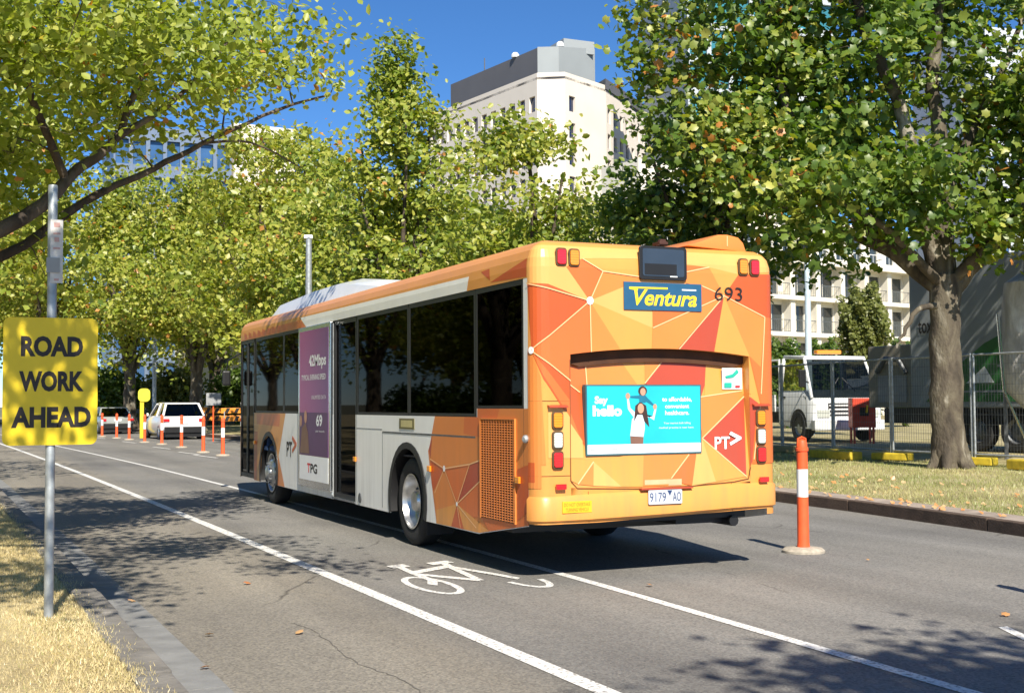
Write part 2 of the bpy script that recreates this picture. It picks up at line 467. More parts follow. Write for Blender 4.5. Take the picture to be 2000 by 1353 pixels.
#@@SETTING
# ------------------------------------------------------------------ instanced-shape meshes (leaves, blades)
rng = np.random.default_rng(11)
def _lobed(n_l=5):
    pts = [(0, -.45)]
    for k, (ang, ln) in enumerate([(-28, .50), (8, .36), (30, .58), (58, .43), (90, .62), (122, .43), (150, .58), (172, .36), (208, .50)]):
        pts.append((ln * math.cos(R(ang)), ln * math.sin(R(ang))))
    v = [(0, 0, .06)] + [(x, y, -.10 * (x * x + y * y) * 2) for x, y in pts]
    n = len(pts)
    return np.array(v), [(0, 1 + i, 1 + (i + 1) % n) for i in range(n)]
LEAF_LOBED = _lobed()
LEAF_POINT = (np.array([(0, -.5, 0), (.34, -.15, .08), (.27, .25, .06), (0, .55, -.05), (-.27, .25, .06), (-.34, -.15, .08)]), [(0, 1, 2, 3), (0, 3, 4, 5)])
LEAF_QUAD = (np.array([(0, -.5, 0), (.42, .05, .10), (0, .55, -.04), (-.42, .05, .10)]), [(0, 1, 2), (0, 2, 3)])

def rand_frames(n, up_bias=.6):
    nz = rng.normal(size=(n, 3)) + np.array([-.12, -.75, 1.0]) * up_bias * 1.5
    nz /= np.linalg.norm(nz, axis=1)[:, None]
    t = rng.normal(size=(n, 3)); x = np.cross(t, nz); x /= np.linalg.norm(x, axis=1)[:, None]
    y = np.cross(nz, x)
    return x, y, nz

def shapes_mesh(name, centers, sizes, tmpl, tone, frames=None, up_bias=.6):
    tv, tf = tmpl
    n, k = len(centers), len(tv)
    x, y, z = frames if frames is not None else rand_frames(n, up_bias)
    co = centers[:, None, :] + sizes[:, None, None] * (tv[None, :, 0, None] * x[:, None, :] + tv[None, :, 1, None] * y[:, None, :] + tv[None, :, 2, None] * z[:, None, :])
    nl = [len(f) for f in tf]; fl = np.concatenate([np.array(f) for f in tf])
    loops = (fl[None, :] + (np.arange(n) * k)[:, None]).ravel()
    starts = (np.cumsum([0] + nl[:-1])[None, :] + (np.arange(n) * sum(nl))[:, None]).ravel()
    me = bpy.data.meshes.new(name)
    me.vertices.add(n * k); me.vertices.foreach_set('co', co.ravel().astype(np.float32))
    me.loops.add(len(loops)); me.loops.foreach_set('vertex_index', loops.astype(np.int32))
    me.polygons.add(n * len(tf)); me.polygons.foreach_set('loop_start', starts.astype(np.int32))
    me.update(calc_edges=True)
    at = me.attributes.new('tone', 'FLOAT', 'FACE')
    at.data.foreach_set('value', np.repeat(tone, len(tf)).astype(np.float32))
    return me

# ------------------------------------------------------------------ road, kerbs, verges
def drift(y):
    t = max(0.0, y + 4)
    return -.012 * t - .00027 * t * t
YS = list(np.arange(-40, 20, 2.0)) + list(np.arange(20, 150, 4.0))
KR_PTS = [(3.2, -40), (4.6, -16), (5.35, -8), (5.9, -3), (6.45, .86), (6.72, 2.77), (6.96, 5.12), (7.06, 6.4), (7.4, 15), (7.4, 30), (6.9, 48), (6.0, 60), (4.0, 80), (0, 105), (-9, 146)]
_kx = np.array([p[0] for p in KR_PTS]); _ky = np.array([p[1] for p in KR_PTS])
def kr(y): return float(np.interp(y, _ky, _kx))
def kl(y): return -3.42 + drift(y)

gmb = MB().box((-1500, -600, -.6), (1500, 2600, -.06))
tag(gmb.build('ground', M['far_ground']), kind='structure')
mb = MB()
for a, b in zip(YS[:-1], YS[1:]):
    mb.quad((kl(a) - .02, a, 0), (kr(a) + .02, a, 0), (kr(b) + .02, b, 0), (kl(b) - .02, b, 0))
road = tag(mb.build('road', M['asphalt']), kind='structure')
mb = MB()
for a, b in zip(YS[:-1], YS[1:]):
    prev = None
    for (d, z) in ((.205, .10), (.9, .125), (3, .15), (8, .16), (60, .18), (300, .18)):
        if prev: mb.quad((kl(a) - d, a, z), (kl(a) - prev[0], a, prev[1]), (kl(b) - prev[0], b, prev[1]), (kl(b) - d, b, z))
        prev = (d, z)
verge_left = tag(mb.build('grass_verge_left', M['dry_soil'], smooth=40), kind='structure')
mb = MB()
RPROF = ((.60, .14), (.8, .16), (2.0, .21), (4.5, .25), (9, .29), (60, .30), (400, .30))
def rz(x, y):
    return float(np.interp(x - kr(y), [p[0] for p in RPROF], [p[1] for p in RPROF]))
for a, b in zip(YS[:-1], YS[1:]):
    for (d0, z0), (d1, z1) in zip(RPROF[:-1], RPROF[1:]):
        mb.quad((kr(a) + d0, a, z0), (kr(a) + d1, a, z1), (kr(b) + d1, b, z1), (kr(b) + d0, b, z0))
median = tag(mb.build('grass_median', M['median_soil'], smooth=40), kind='structure')

def kerb(name, fn, w0, w1, ztop, seg, y0, y1, m, chan=None):
    root = bpy.data.objects.new(name, None); col.objects.link(root); ORG[root] = Vector((0, 0, 0)); tag(root, kind='structure')
    y = y0; i = 0
    while y < y1:
        e = y + seg * (1 if y < 30 else 3); g = .006
        dz = random.uniform(-.006, .006); dx = random.uniform(-.006, .006)
        pts = [(fn(y) + w0 + dx, y + g, -.05), (fn(y) + w1 + dx, y + g, -.05), (fn(e) + w1 + dx, e - g, -.05), (fn(e) + w0 + dx, e - g, -.05)]
        MB().prism(pts, (0, 0, ztop + .05 + dz)).build('kerb_stone', m, root, bevel=.012)
        if chan:
            c0, c1 = chan
            pts = [(fn(y) + c0, y + g, -.03), (fn(y) + c1, y + g, -.03), (fn(e) + c1, e - g, -.03), (fn(e) + c0, e - g, -.03)]
            MB().prism(pts, (0, 0, .034 + dz * .3)).build('channel_stone', M['channel'], root)
        y = e; i += 1
    return root
kerb('kerb_left', kl, -.21, 0, .12, 1.05, -9, 70, M['kerb'], chan=(.005, .30))
kerb('kerb_right', kr, 0, .15, .15, 2.9, -10.1, 100, M['kerb_dark'])
mb = MB()
for a, b in zip(YS[:-1], YS[1:]):
    mb.quad((kr(a) + .15, a, .139), (kr(a) + .62, a, .15), (kr(b) + .62, b, .15), (kr(b) + .15, b, .139))
tag(mb.build('kerb_path', M['kerb_r']), kind='structure')

def line(name, pts, w, z=.004, y_from=None):
    c = catmull([(p[0], p[1], 0) for p in pts], 8)
    mb = MB()
    for a, b in zip(c[:-1], c[1:]):
        mb.quad((a[0] - w/2, a[1], z), (a[0] + w/2, a[1], z), (b[0] + w/2, b[1], z), (b[0] - w/2, b[1], z))
    return tag(mb.build(name, M['road_paint']), kind='structure')
line('lane_line', [(-1.35 + drift(y), y) for y in (-14, -8, -3.7, 4, 12, 22, 36, 50, 70, 95)], .125)
line('lane_line', [(.25, -14), (.33, -7), (.36, -4.5), (.47, .3), (.44, 6), (.27, 14.35), (-.0, 24), (-.63, 38.5), (-1.75, 60), (-4.2, 90)], .10)
for y0 in (26.6, 29.4, 35.0, 43, 51, 59, 67):
    x = 2.95 + .0 if y0 < 40 else 2.95 + (y0 - 40) * -.04
    MBd = MB().quad((x - .45, y0 + .3, .004), (x - .35, y0 + .3, .004), (x - .45 - .1, y0 + 3.0, .004), (x - .55 - .1, y0 + 3.0, .004))
    MBd.f = [f[::-1] for f in MBd.f]
    tag(MBd.build('lane_dash', M['road_paint']), kind='structure')
tag(MB().quad((1.52, -4.02, .004), (1.62, -4.02, .004), (2.0, -3.2, .004), (1.92, -3.2, .004)).build('lane_dash', M['road_paint']), kind='structure')

# bicycle symbol painted in the bike lane
def bike_symbol():
    mb = MB(); zz = [.0045]
    def stroke(pts, w):
        for a, b in zip(pts[:-1], pts[1:]):
            ax, ay = a; bx, by = b
            L = math.hypot((bx - ax), (by - ay) / 3); nx, ny = (by - ay) / 3 / L, -(bx - ax) / L
            nx *= w / 2; ny *= w / 2 * 2.2
            q = [(ax - nx, ay - ny, zz[0]), (ax + nx, ay + ny, zz[0]), (bx + nx, by + ny, zz[0]), (bx - nx, by - ny, zz[0])]
            if (q[1][0]-q[0][0])*(q[2][1]-q[0][1]) - (q[1][1]-q[0][1])*(q[2][0]-q[0][0]) < 0: q = q[::-1]
            mb.poly(q); zz[0] += .0002
    def ring(cx, cy, rx, ry, w, a0, a1, n=30):
        for k in range(n):
            t0, t1 = R(a0 + (a1 - a0) * k / n), R(a0 + (a1 - a0) * (k + 1) / n)
            i = (1 - w / rx); j = (1 - w * 1.5 / ry)
            mb.poly([(cx + rx * math.cos(t0), cy + ry * math.sin(t0), zz[0]), (cx + rx * math.cos(t1), cy + ry * math.sin(t1), zz[0]),
                     (cx + rx * i * math.cos(t1), cy + ry * j * math.sin(t1), zz[0]), (cx + rx * i * math.cos(t0), cy + ry * j * math.sin(t0), zz[0])])
        zz[0] += .0002
    ring(-.81, .35, .195, .56, .062, 0, 360)
    ring(.0, .35, .19, .56, .06, 195, 350, 16)
    stroke([(-.80, .36), (-.71, .60), (-.70, 1.15), (-.67, 1.58)], .072)
    stroke([(-.76, 1.60), (-.57, 1.66)], .09)
    stroke([(-.69, 1.02), (-.34, .43)], .072)
    stroke([(-.69, 1.14), (-.24, 1.42)], .072)
    stroke([(-.34, .43), (-.24, 1.42)], .072)
    stroke([(-.20, 1.70), (-.24, 1.36), (-.06, .66), (.0, .36)], .072)
    stroke([(-.35, 1.64), (-.10, 1.73)], .08)
    return tag(mb.build('bicycle_marking', M['road_paint']), kind='structure')
bike_symbol()

# long open crack in the old parking lane, with side branches
def crack(pts, w):
    mb = MB(); prev = None
    c = catmull([(p[0], p[1], 0) for p in pts], 14)
    for i, p in enumerate(c):
        h = w * random.uniform(.25, 1.0); dx = random.uniform(-.012, .012)
        q = ((p[0] + dx - h, p[1], .0025), (p[0] + dx + h, p[1], .0025))
        if prev: mb.quad(prev[0], prev[1], q[1], q[0])
        prev = q
    return tag(mb.build('road_crack', paint('crack_dark', (.125, .115, .10), .95)), kind='structure')
crack([(-2.20, -4.8), (-2.26, -3.9), (-2.23, -2.98), (-2.32, -2.34), (-2.27, -1.33), (-2.33, -.9)], .006)
crack([(-2.32, -2.30), (-2.52, -2.05), (-2.72, -2.0), (-2.95, -1.85)][::-1], .0035)
crack([(1.9, -4.8), (1.93, -2.5), (1.88, .5), (1.95, 3), (1.92, 6)], .002)

# scattered leaves on the asphalt
LEAF_SPOTS = [(-2.39, -1.35, 'curled orange leaf on the asphalt left of the painted cycle lane'), (.79, -.53, 'small tan leaf on the asphalt behind the bus'),
              (-3.17, -2.2, 'brown leaf at the lower end of the gutter stones'), (-2.95, -1.16, 'orange leaf lying across the gutter stones'), (3.48, -.05, 'tiny pale scrap on the asphalt near the orange post base'),
              (-2.2, 1.1, 'dull leaf in the dappled shade beside the gutter'), (-3.22, .55, 'orange leaf in the gutter near the sign post'), (2.3, -2.9, 'small dark leaf on the open asphalt at lower right')]
M['fallen'] = leaf_mat('fallen_leaf', [(0, (.45, .16, .05)), (.5, (.55, .26, .09)), (1, (.5, .38, .2))], .1)
for i, (x, y, lab) in enumerate(LEAF_SPOTS):
    me = shapes_mesh('fallen_leaf', np.array([[0, 0, 0.0]]), np.array([.062 if i != 4 else .03]), LEAF_LOBED, np.array([random.random()]),
                     frames=(np.array([[1, .2, .25]]), np.array([[-.2, 1, .2]]), np.array([[-.2, -.2, 1.0]])))
    o = link_mesh('fallen_leaf', me, M['fallen']); o.location = (x, y, .021); o.rotation_euler[2] = random.uniform(0, 6)
    tag(o, lab, 'leaf', 'fallen leaves on the road')

# grass blades
BLADE = (np.array([(-.5, 0, 0), (.5, 0, 0), (.15, 1, .25)]) * np.array([.11, 1, 1]), [(0, 1, 2)])
def blades(name, pts, hgt, mat, tone, wide=1.0):
    n = len(pts)
    az = rng.uniform(0, 2 * np.pi, n); lean = rng.normal(0, .45, (n, 2))
    x = np.stack([np.cos(az), np.sin(az), np.zeros(n)], 1) * wide
    y = np.stack([lean[:, 0], lean[:, 1], np.ones(n)], 1); y /= np.linalg.norm(y, axis=1)[:, None]
    me = shapes_mesh(name, pts, hgt, BLADE, tone, frames=(x, y, np.cross(x, y)))
    return tag(link_mesh(name, me, mat), kind='stuff')
n = 150000
yy = rng.uniform(-5, 17, n) ; yy = -5 + (yy + 5) * (.35 + .65 * rng.random(n))
edge = np.array([kl(v) for v in yy]) - .20 + .03 * np.sin(yy * 9) + rng.normal(0, .02, n)
xx = edge - 1.9 * rng.random(n) ** 1.1
spill = rng.random(n) < .015; xx = np.where(spill, edge + rng.random(n) * .10, xx)
keep = (np.sin(xx * 5.1 + yy * 2.3) + np.sin(xx * 2.2 - yy * 3.7 + 1) + rng.normal(0, .9, n)) > -1.7
xx, yy, edge = xx[keep], yy[keep], edge[keep]; n = len(xx)
g = blades('dry_grass', np.stack([xx, yy, np.full(n, .112)], 1), rng.uniform(.012, .032, n), M['grass_dry'], np.clip(rng.normal(.52, .2, n) + .16 * np.sin(xx * 3.3 + yy * 1.1) * np.sin(yy * 1.7), 0, 1), 2.0)
tag(g, 'dry straw coloured grass on the left verge under the sign', 'grass')
n = 90000
yy = rng.uniform(-2, 22, n)
xx = np.array([kr(v) for v in yy]) + .56 + np.abs(rng.normal(0, .06, n)) + 6.4 * rng.random(n) ** 1.25
zz = np.array([rz(a, b) for a, b in zip(xx, yy)]) - .01
dry = .5 + .18 * np.sin(xx * 1.3 + yy * .7) + .12 * np.sin(xx * 2.9 - yy * 1.9)
g = blades('median_grass', np.stack([xx, yy, zz], 1), rng.uniform(.03, .075, n), M['grass_med'], np.clip(rng.normal(-.10, .15, n) + dry, 0, .93), 1.6)
tag(g, 'patchy yellow green grass on the median around the plane tree', 'grass')
n = 200
yy = rng.uniform(-2, 14, n); xx = np.array([kr(v) for v in yy]) + .25 + 2.6 * rng.random(n) ** 1.8
zz = np.array([max(rz(a, b), .14) for a, b in zip(xx, yy)]) + .02
me = shapes_mesh('leaf_litter', np.stack([xx, yy, zz], 1), rng.uniform(.05, .11, n), LEAF_QUAD, .3 + .7 * rng.random(n), up_bias=2.5)
tag(link_mesh('leaf_litter', me, M['fallen']), 'brown fallen leaves scattered along the median kerb', 'leaf litter', kind='stuff')
#@@BUS
# ------------------------------------------------------------------ the bus
BL, BW = 12.03, 2.5
bus = thing('bus', 'orange and white city bus with faceted livery stopped in the traffic lane', 'bus', (1.25, 6.0, 0))
PROF = [(2.70, 0), (2.78, .008), (2.85, .03), (2.90, .075), (2.935, .14), (2.955, .25), (2.975, .6), (2.985, 1.2)]
def outline(d, z, corner_n=6):
    """plan outline of the body inset by d, from rear-left along the rear, right side, front, left side"""
    pts = []
    def arc(cx, cy, r, a0, a1):
        for k in range(corner_n + 1):
            a = R(a0 + (a1 - a0) * k / corner_n)
            pts.append((cx + r * math.cos(a), cy + r * math.sin(a), z))
    m = max(.14, d + .01); f = max(.30, d + .01)
    arc(m, m, m - d, 180, 270); arc(BW - m, m, m - d, 270, 360)
    arc(BW - f, BL - f, f - d, 0, 90); arc(f, BL - f, f - d, 90, 180)
    return pts
# roof shell
mb = MB(); prev = None
for z, d in PROF:
    cur = [(x, y, zz) for x, y, zz in outline(d, z)]
    if prev:
        n = len(cur); b = len(mb.v); mb.v += prev + cur
        for i in range(n):
            j = (i + 1) % n
            mb.f.append([b + i, b + j, b + n + j, b + n + i]); mb.m.append(0)
    prev = cur
mb.poly(prev)
mb.build('roof', LIV['amber'], bus, smooth=50, merge=.0005)

# lower rear: bottom of the skirt rises behind the rear axle
def zbot(s): return .31 if s > 1.23 else .315 + (1.23 - s) / 1.23 * .18
WH = [(3.25, .545), (9.68, .545)]
def skirt_bottom(s):
    z = zbot(s)
    for sc, r in WH:
        if abs(s - sc) < r: z = max(z, .50 + math.sqrt(r * r - (s - sc) ** 2))
    return z
def side_shell(X, sgn, doors):
    mb = MB()
    st = sorted(set([.14, .23, 1.23, 1.29, 1.32, 5.08, 5.14, 6.09, 6.15, 7.76, 8.74, 10.6, 10.70, 11.73] + [round(sc + r * math.cos(R(a)), 4) for sc, r in WH for a in range(0, 181, 10)]))
    for a, b in zip(st[:-1], st[1:]):
        mid = (a + b) / 2
        isdoor = any(d0 <= mid <= d1 for d0, d1 in doors)
        sill = 1.48 if mid < 1.30 else 1.40
        if not isdoor:
            za = skirt_bottom(a + 1e-5) if a + 1e-5 < BL else .31; zb_ = skirt_bottom(b - 1e-5)
            mb.quad((X, b, zb_), (X, a, za), (X, a, sill), (X, b, sill))
        mb.quad((X, b, 2.61), (X, a, 2.61), (X, a, 2.70), (X, b, 2.70))
    # corner post behind the rear window, front pillar
    mb.quad((X, .23, 1.48), (X, .14, 1.48), (X, .14, 2.61), (X, .23, 2.61))
    if sgn > 0: mb.f = [f[::-1] for f in mb.f]
    return mb
for pc in split_loose(side_shell(0, -1, [(5.14, 6.09), (10.70, 12)])): pc.build('side_panel', M['bus_white'], bus)
for pc in split_loose(side_shell(BW, 1, [])): pc.build('side_panel', M['bus_white'], bus)
# corners + rear face with an opening for the engine hatch
HW0, HW1, HZB = .335, 2.18, .80
def z_arch(w): 
    t = (w - 1.26) / .92
    return 2.006 - .06 * t * t
def rec(w, z): 
    top = z_arch(w)
    return .13 * max(0, min(1, (z - HZB) / (top - HZB)))
def rear_bottom(w): return .495 + .055 * max(0, min(1, (w - .6) / 1.8))
COLS = [HW0 + (HW1 - HW0) * k / 14 for k in range(15)]
mb = MB()
def corner_col(a0, a1, cx):
    m = .14
    p0 = (cx + m * math.cos(R(a0)), m + m * math.sin(R(a0))); p1 = (cx + m * math.cos(R(a1)), m + m * math.sin(R(a1)))
    mb.quad((p0[0], p0[1], .495), (p1[0], p1[1], .495), (p1[0], p1[1], 2.70), (p0[0], p0[1], 2.70))
for k in range(6):
    corner_col(180 + 15 * k, 195 + 15 * k, .14); corner_col(270 + 15 * k, 285 + 15 * k, BW - .14)
for a, b in ((.14, HW0), (HW1, BW - .14)):
    mb.quad((a, 0, rear_bottom(a)), (b, 0, rear_bottom(b)), (b, 0, 2.70), (a, 0, 2.70))
for a, b in zip(COLS[:-1], COLS[1:]):
    mb.quad((a, 0, z_arch(a)), (b, 0, z_arch(b)), (b, 0, 2.70), (a, 0, 2.70))
    mb.quad((a, 0, rear_bottom(a)), (b, 0, rear_bottom(b)), (b, 0, HZB), (a, 0, HZB))
    mb.quad((a, .14, z_arch(a)), (b, .14, z_arch(b)), (b, 0, z_arch(b)), (a, 0, z_arch(a)))
for w in (HW0, HW1):
    q = [(w, 0, HZB), (w, 0, z_arch(w)), (w, .14, z_arch(w)), (w, .012, HZB)]
    mb.poly(q if w == HW0 else q[::-1])
mb.build('rear_panel', LIV['amber'], bus, smooth=35, merge=.0005)
mb = MB()
for a, b in zip(COLS[:-1], COLS[1:]):
    for k in range(6):
        za0, za1 = HZB + (z_arch(a) - HZB) * k / 6, HZB + (z_arch(a) - HZB) * (k + 1) / 6
        zb0, zb1 = HZB + (z_arch(b) - HZB) * k / 6, HZB + (z_arch(b) - HZB) * (k + 1) / 6
        mb.quad((a, rec(a, za0), za0), (b, rec(b, zb0), zb0), (b, rec(b, zb1), zb1), (a, rec(a, za1), za1))
hatch = mb.build('engine_hatch', LIV['amber'], bus, smooth=40, merge=.0005)
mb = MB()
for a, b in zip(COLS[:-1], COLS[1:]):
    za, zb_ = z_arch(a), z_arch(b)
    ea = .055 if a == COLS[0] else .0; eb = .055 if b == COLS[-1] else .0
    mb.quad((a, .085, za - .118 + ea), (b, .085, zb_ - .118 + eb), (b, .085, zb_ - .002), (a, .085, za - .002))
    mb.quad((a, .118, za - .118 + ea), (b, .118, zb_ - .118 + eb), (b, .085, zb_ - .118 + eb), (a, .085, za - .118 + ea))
mb.build('intake_shadow_strip', paint('intake_shadow_brown', (.075, .026, .008), .8, var=.3), hatch)  # dark brown intake strip, painted in to deepen the lip's shadow
# hatch seam: thin dark gap along its foot, plus bumper seams
mb = MB()
mb.tube([(HW0 - .004, -.001, 1.9), (HW0 - .004, -.001, .86), (HW0 + .06, -.001, .793), (1.0, -.001, .770), (1.55, -.001, .778), (2.0, -.001, .800), (HW1 - .02, -.001, .825), (HW1 + .004, -.001, .93)], .0055, 5)
mb.tube([(.50, -.001, .765), (.505, -.001, .50)], .003, 4); mb.tube([(1.97, -.001, .79), (1.98, -.001, .54)], .003, 4)
for (a, b, z) in ((.14, HW0, .905), (.14, HW0, 1.545)):
    mb.tube([(a, -.001, z), (b, -.001, z)], .0035, 4)
    mb.tube([(.14 + .141 * math.cos(R(180 + 15 * k)), .14 + .141 * math.sin(R(180 + 15 * k)), z) for k in range(7)], .0035, 4)
mb.tube([(-.001, .232, .47), (-.001, .232, 1.48)], .003, 4)
mb.build('panel_seam', paint('seam_brown', (.16, .06, .015), .7), bus)
# bumper step that stands out slightly
mb = MB()
bp = [(0.14 + .162 * math.cos(R(180 + 15 * k)), .14 + .162 * math.sin(R(180 + 15 * k))) for k in range(7)] + [(.5, -.03), (1.25, -.04), (2.0, -.03)] + [(BW - .14 + .162 * math.cos(R(270 + 15 * k)), .14 + .162 * math.sin(R(270 + 15 * k))) for k in range(7)]
bb_ = [.505, .505, .505, .505, .505, .505, .505, .508, .525, .55] + [.555] * 7
prof = [(-.03, .0), (0.0, .02), (0, .2), (-.03, .235)]
for i in range(len(bp) - 1):
    for k in range(len(prof) - 1):
        def P(i_, k_):
            x, y = bp[i_]; cx, cy = min(max(x, .14), BW - .14), .14
            d = prof[k_][0]; v = Vector((x - cx, y - cy)); L = v.length or 1
            q = Vector((x, y)) + v / L * d
            return (q.x, q.y, bb_[i_] + prof[k_][1])
        mb.quad(P(i, k), P(i + 1, k), P(i + 1, k + 1), P(i, k + 1))
mb.build('bumper', LIV['amber'], bus, smooth=50, merge=.0005)

# ---- livery facets: thin vinyl laid over the panels
def split(poly, a, b, c):
    """keep a*x + b*y <= c"""
    out = []
    for i in range(len(poly)):
        p, q = poly[i], poly[(i + 1) % len(poly)]
        dp, dq = a * p[0] + b * p[1] - c, a * q[0] + b * q[1] - c
        if dp <= 0: out.append(p)
        if dp * dq < 0:
            t = dp / (dp - dq); out.append((p[0] + (q[0] - p[0]) * t, p[1] + (q[1] - p[1]) * t))
    return out
ARC = .14 * math.pi / 2
UC = [-(.14 * R(15) * k) for k in range(6, 0, -1)]
def rear_map(u, z, off):
    """u: 0.14..2.36 on the flat rear, beyond that round the corners (arc length)"""
    if z > 2.70:
        dd = float(np.interp(z, [p[0] for p in PROF], [p[1] for p in PROF]))
    else: dd = 0
    if u < .14:
        a = R(270) - (.14 - u) / .14; r = .14 - dd + off
        return (.14 + r * math.cos(a), .14 + r * math.sin(a), z)
    if u > 2.36:
        a = R(270) + (u - 2.36) / .14; r = .14 - dd + off
        return (2.36 + r * math.cos(a), .14 + r * math.sin(a), z)
    return (u, dd - off, z)
CUTS = [.14 - .14 * R(15) * k for k in range(6, -1, -1)] + COLS + [2.36 + .14 * R(15) * k for k in range(0, 7)]
ZC = [-1, HZB, 2.70, 2.78, 2.85, 2.90]
lb, lh = MB(), MB()
def facet(poly, mi, layer, bodymb, hatchmb):
    xs = [p[0] for p in poly]
    for a, b in zip(CUTS[:-1], CUTS[1:]):
        if b <= min(xs) or a >= max(xs): continue
        c = split(split(poly, 1, 0, b), -1, 0, -a)
        if len(c) < 3: continue
        inh = a >= HW0 - 1e-6 and b <= HW1 + 1e-6
        off = .0022 + layer * .00013
        pieces = []
        if inh:
            sl = (z_arch(b) - z_arch(a)) / (b - a); z0 = z_arch(a) - sl * a
            hi = split(c, sl, -1, -z0)          # z >= arch
            lo = split(c, -sl, 1, z0)
            mid = split(lo, 0, -1, -HZB); low = split(lo, 0, 1, HZB)
            if len(mid) >= 3:
                for k in range(6):
                    t0, t1 = k / 6, (k + 1) / 6
                    s0 = (sl * (t0)); 
                    za = HZB + (z_arch(a) - HZB) * t0; zb = HZB + (z_arch(b) - HZB) * t0; s_ = (zb - za) / (b - a); z_ = za - s_ * a
                    m1 = split(mid, s_, -1, -z_)
                    za = HZB + (z_arch(a) - HZB) * t1; zb = HZB + (z_arch(b) - HZB) * t1; s_ = (zb - za) / (b - a); z_ = za - s_ * a
                    m1 = split(m1, -s_, 1, z_) if len(m1) >= 3 else m1
                    if len(m1) >= 3:
                        hatchmb.poly([(w, rec(w, z) - off, z) for w, z in m1], mi)
            pieces = [hi, low]
        else: pieces = [c]
        for pc in pieces:
            if len(pc) < 3: continue
            for z0, z1 in zip(ZC[:-1], ZC[1:]):
                q = split(split(pc, 0, 1, z1), 0, -1, -z0)
                if len(q) >= 3: bodymb.poly([rear_map(w, z, off) for w, z in q], mi)
def ccw(p):
    a = sum(p[i][0] * p[(i+1) % len(p)][1] - p[(i+1) % len(p)][0] * p[i][1] for i in range(len(p)))
    return p if a > 0 else p[::-1]
N1, N2, N3, PE = (.530, 2.413), (-.025, 1.98), (1.917, 2.497), (1.159, 2.189)
LE = .14 - ARC; RE = 2.36 + ARC
VIN = [  # (colour, outline in (across, height) metres on the rear)
 ('pale', [(LE, 2.56), (.129, 2.547), N1, (.302, 2.702), (.465, 2.779), (.649, 2.79), (1.0, 2.80), (1.0, 2.89), (LE, 2.89)]),
 ('pale', [(1.0, 2.80), (1.763, 2.754), (2.081, 2.70), (RE, 2.75), (RE, 2.89), (1.0, 2.89)]),
 ('red', [(LE, 2.552), (.129, 2.547), N1, N2]),
 ('salmon', [N1, (.302, 2.702), (.465, 2.779), (.661, 2.676)]),
 ('orange', [N1, (.661, 2.676), (1.03, 2.642), (1.03, 2.55), (.866, 2.53)]),
 ('pale', [N1, (.88, 2.55), (1.16, 2.4), PE]),
 ('amber', [N1, PE, (1.13, 1.69), (1.051, 1.686)]),
 ('orange', [N1, (1.051, 1.686), (1.051, 1.60), (.545, 1.60), (.545, 1.691)]),
 ('salmon', [N1, (.545, 1.691), (.545, 1.56), (.42, 1.66), N2]),
 ('red', [N2, (.42, 1.66), (.545, 1.56), (.545, 1.08), (.47, 1.18), (.084, 1.732)]),
 ('salmon', [N2, (.084, 1.76), (.29, 1.46), (.30, 1.30), (.47, 1.18), (.33, 1.55)]),
 ('orange', [N2, (LE, 1.98), (LE, 1.0), (.10, 1.0), (.06, 1.75)]),
 ('pale', [(.12, 1.52), (.29, 1.46), (.47, 1.20), (.47, 1.05), (.12, 1.06)]),
 ('orange', [(LE, 1.0), (.06, 1.0), (.06, .80), (LE, .80)]),
 ('red', [(LE, 1.02), (.0, 1.02), (.0, .85), (LE, .85)]),
 ('orange', [(1.51, 2.763), (1.763, 2.754), N3, (1.681, 2.575), (1.51, 2.60)]),
 ('salmon', [(1.51, 2.70), (1.51, 2.763), (1.763, 2.754)]),
 ('amber', [(1.763, 2.754), (2.081, 2.700), N3]),
 ('red', [(2.081, 2.700), (RE, 2.72), (RE, 2.30), (2.363, 2.312), N3]),
 ('salmon', [N3, (2.363, 2.312), (RE, 2.30), (RE, 1.30), (2.30, 1.52), (2.186, 1.951)]),
 ('orange', [N3, (2.363, 2.312), (2.31, 1.85), (2.186, 1.951)]),
 ('amber', [N3, (2.186, 1.951), (2.20, 1.60), (1.74, 1.55), (1.808, 2.008)]),
 ('maroon', [N3, (1.808, 2.008), (1.76, 1.686), (1.70, 1.55), (1.45, 1.55), (1.126, 1.698), (1.426, 2.015)]),
 ('orange', [N3, (1.426, 2.015), (1.126, 1.698), (1.13, 1.69), PE]),
 ('salmon', [PE, N3, (1.681, 2.575), (1.16, 2.40)]),
 ('orange', [(1.687, 1.573), (2.165, 1.633), (2.179, 1.578), (1.689, 1.201)]),
 ('maroon', [(1.689, 1.201), (2.179, 1.578), (2.137, .846)]),
 ('maroon', [(2.18, 1.578), (2.30, 1.50), (2.28, 1.18), (2.18, .93)]),
 ('salmon', [(2.30, 1.50), (RE, 1.35), (RE, .96), (2.2, .96), (2.24, 1.3)]),
 ('pale', [(1.665, 1.10), (1.689, 1.201), (1.803, .808), (1.548, .78), (1.60, 1.06)]),
 ('amber', [(1.689, 1.201), (2.137, .846), (1.803, .808)]),
 ('salmon', [(1.616, 1.064), (1.548, .78), (1.465, .80), (1.334, .852), (1.538, 1.06)]),
 ('orange', [(1.07, 1.09), (1.538, 1.09), (1.538, 1.06), (1.334, .852), (1.30, .79), (1.04, .79)]),
 ('amber', [(.565, 1.019), (1.07, 1.09), (1.039, .785), (.825, .795)]),
 ('pale', [(.565, 1.019), (.825, .795), (.549, .812)]),
 ('orange', [(.565, 1.019), (.549, .812), (.40, .83)]),
 ('amber', [(.339, 1.047), (.565, 1.019), (.40, .83), (.339, .86)]),
]
for i, (c, p) in enumerate(VIN): facet(ccw(p), LIV_KEYS.index(c), i, lb, lh)
tag(lb.build('livery', LIV_MATS, bus), kind='stuff'); tag(lh.build('livery', LIV_MATS, hatch), kind='stuff')
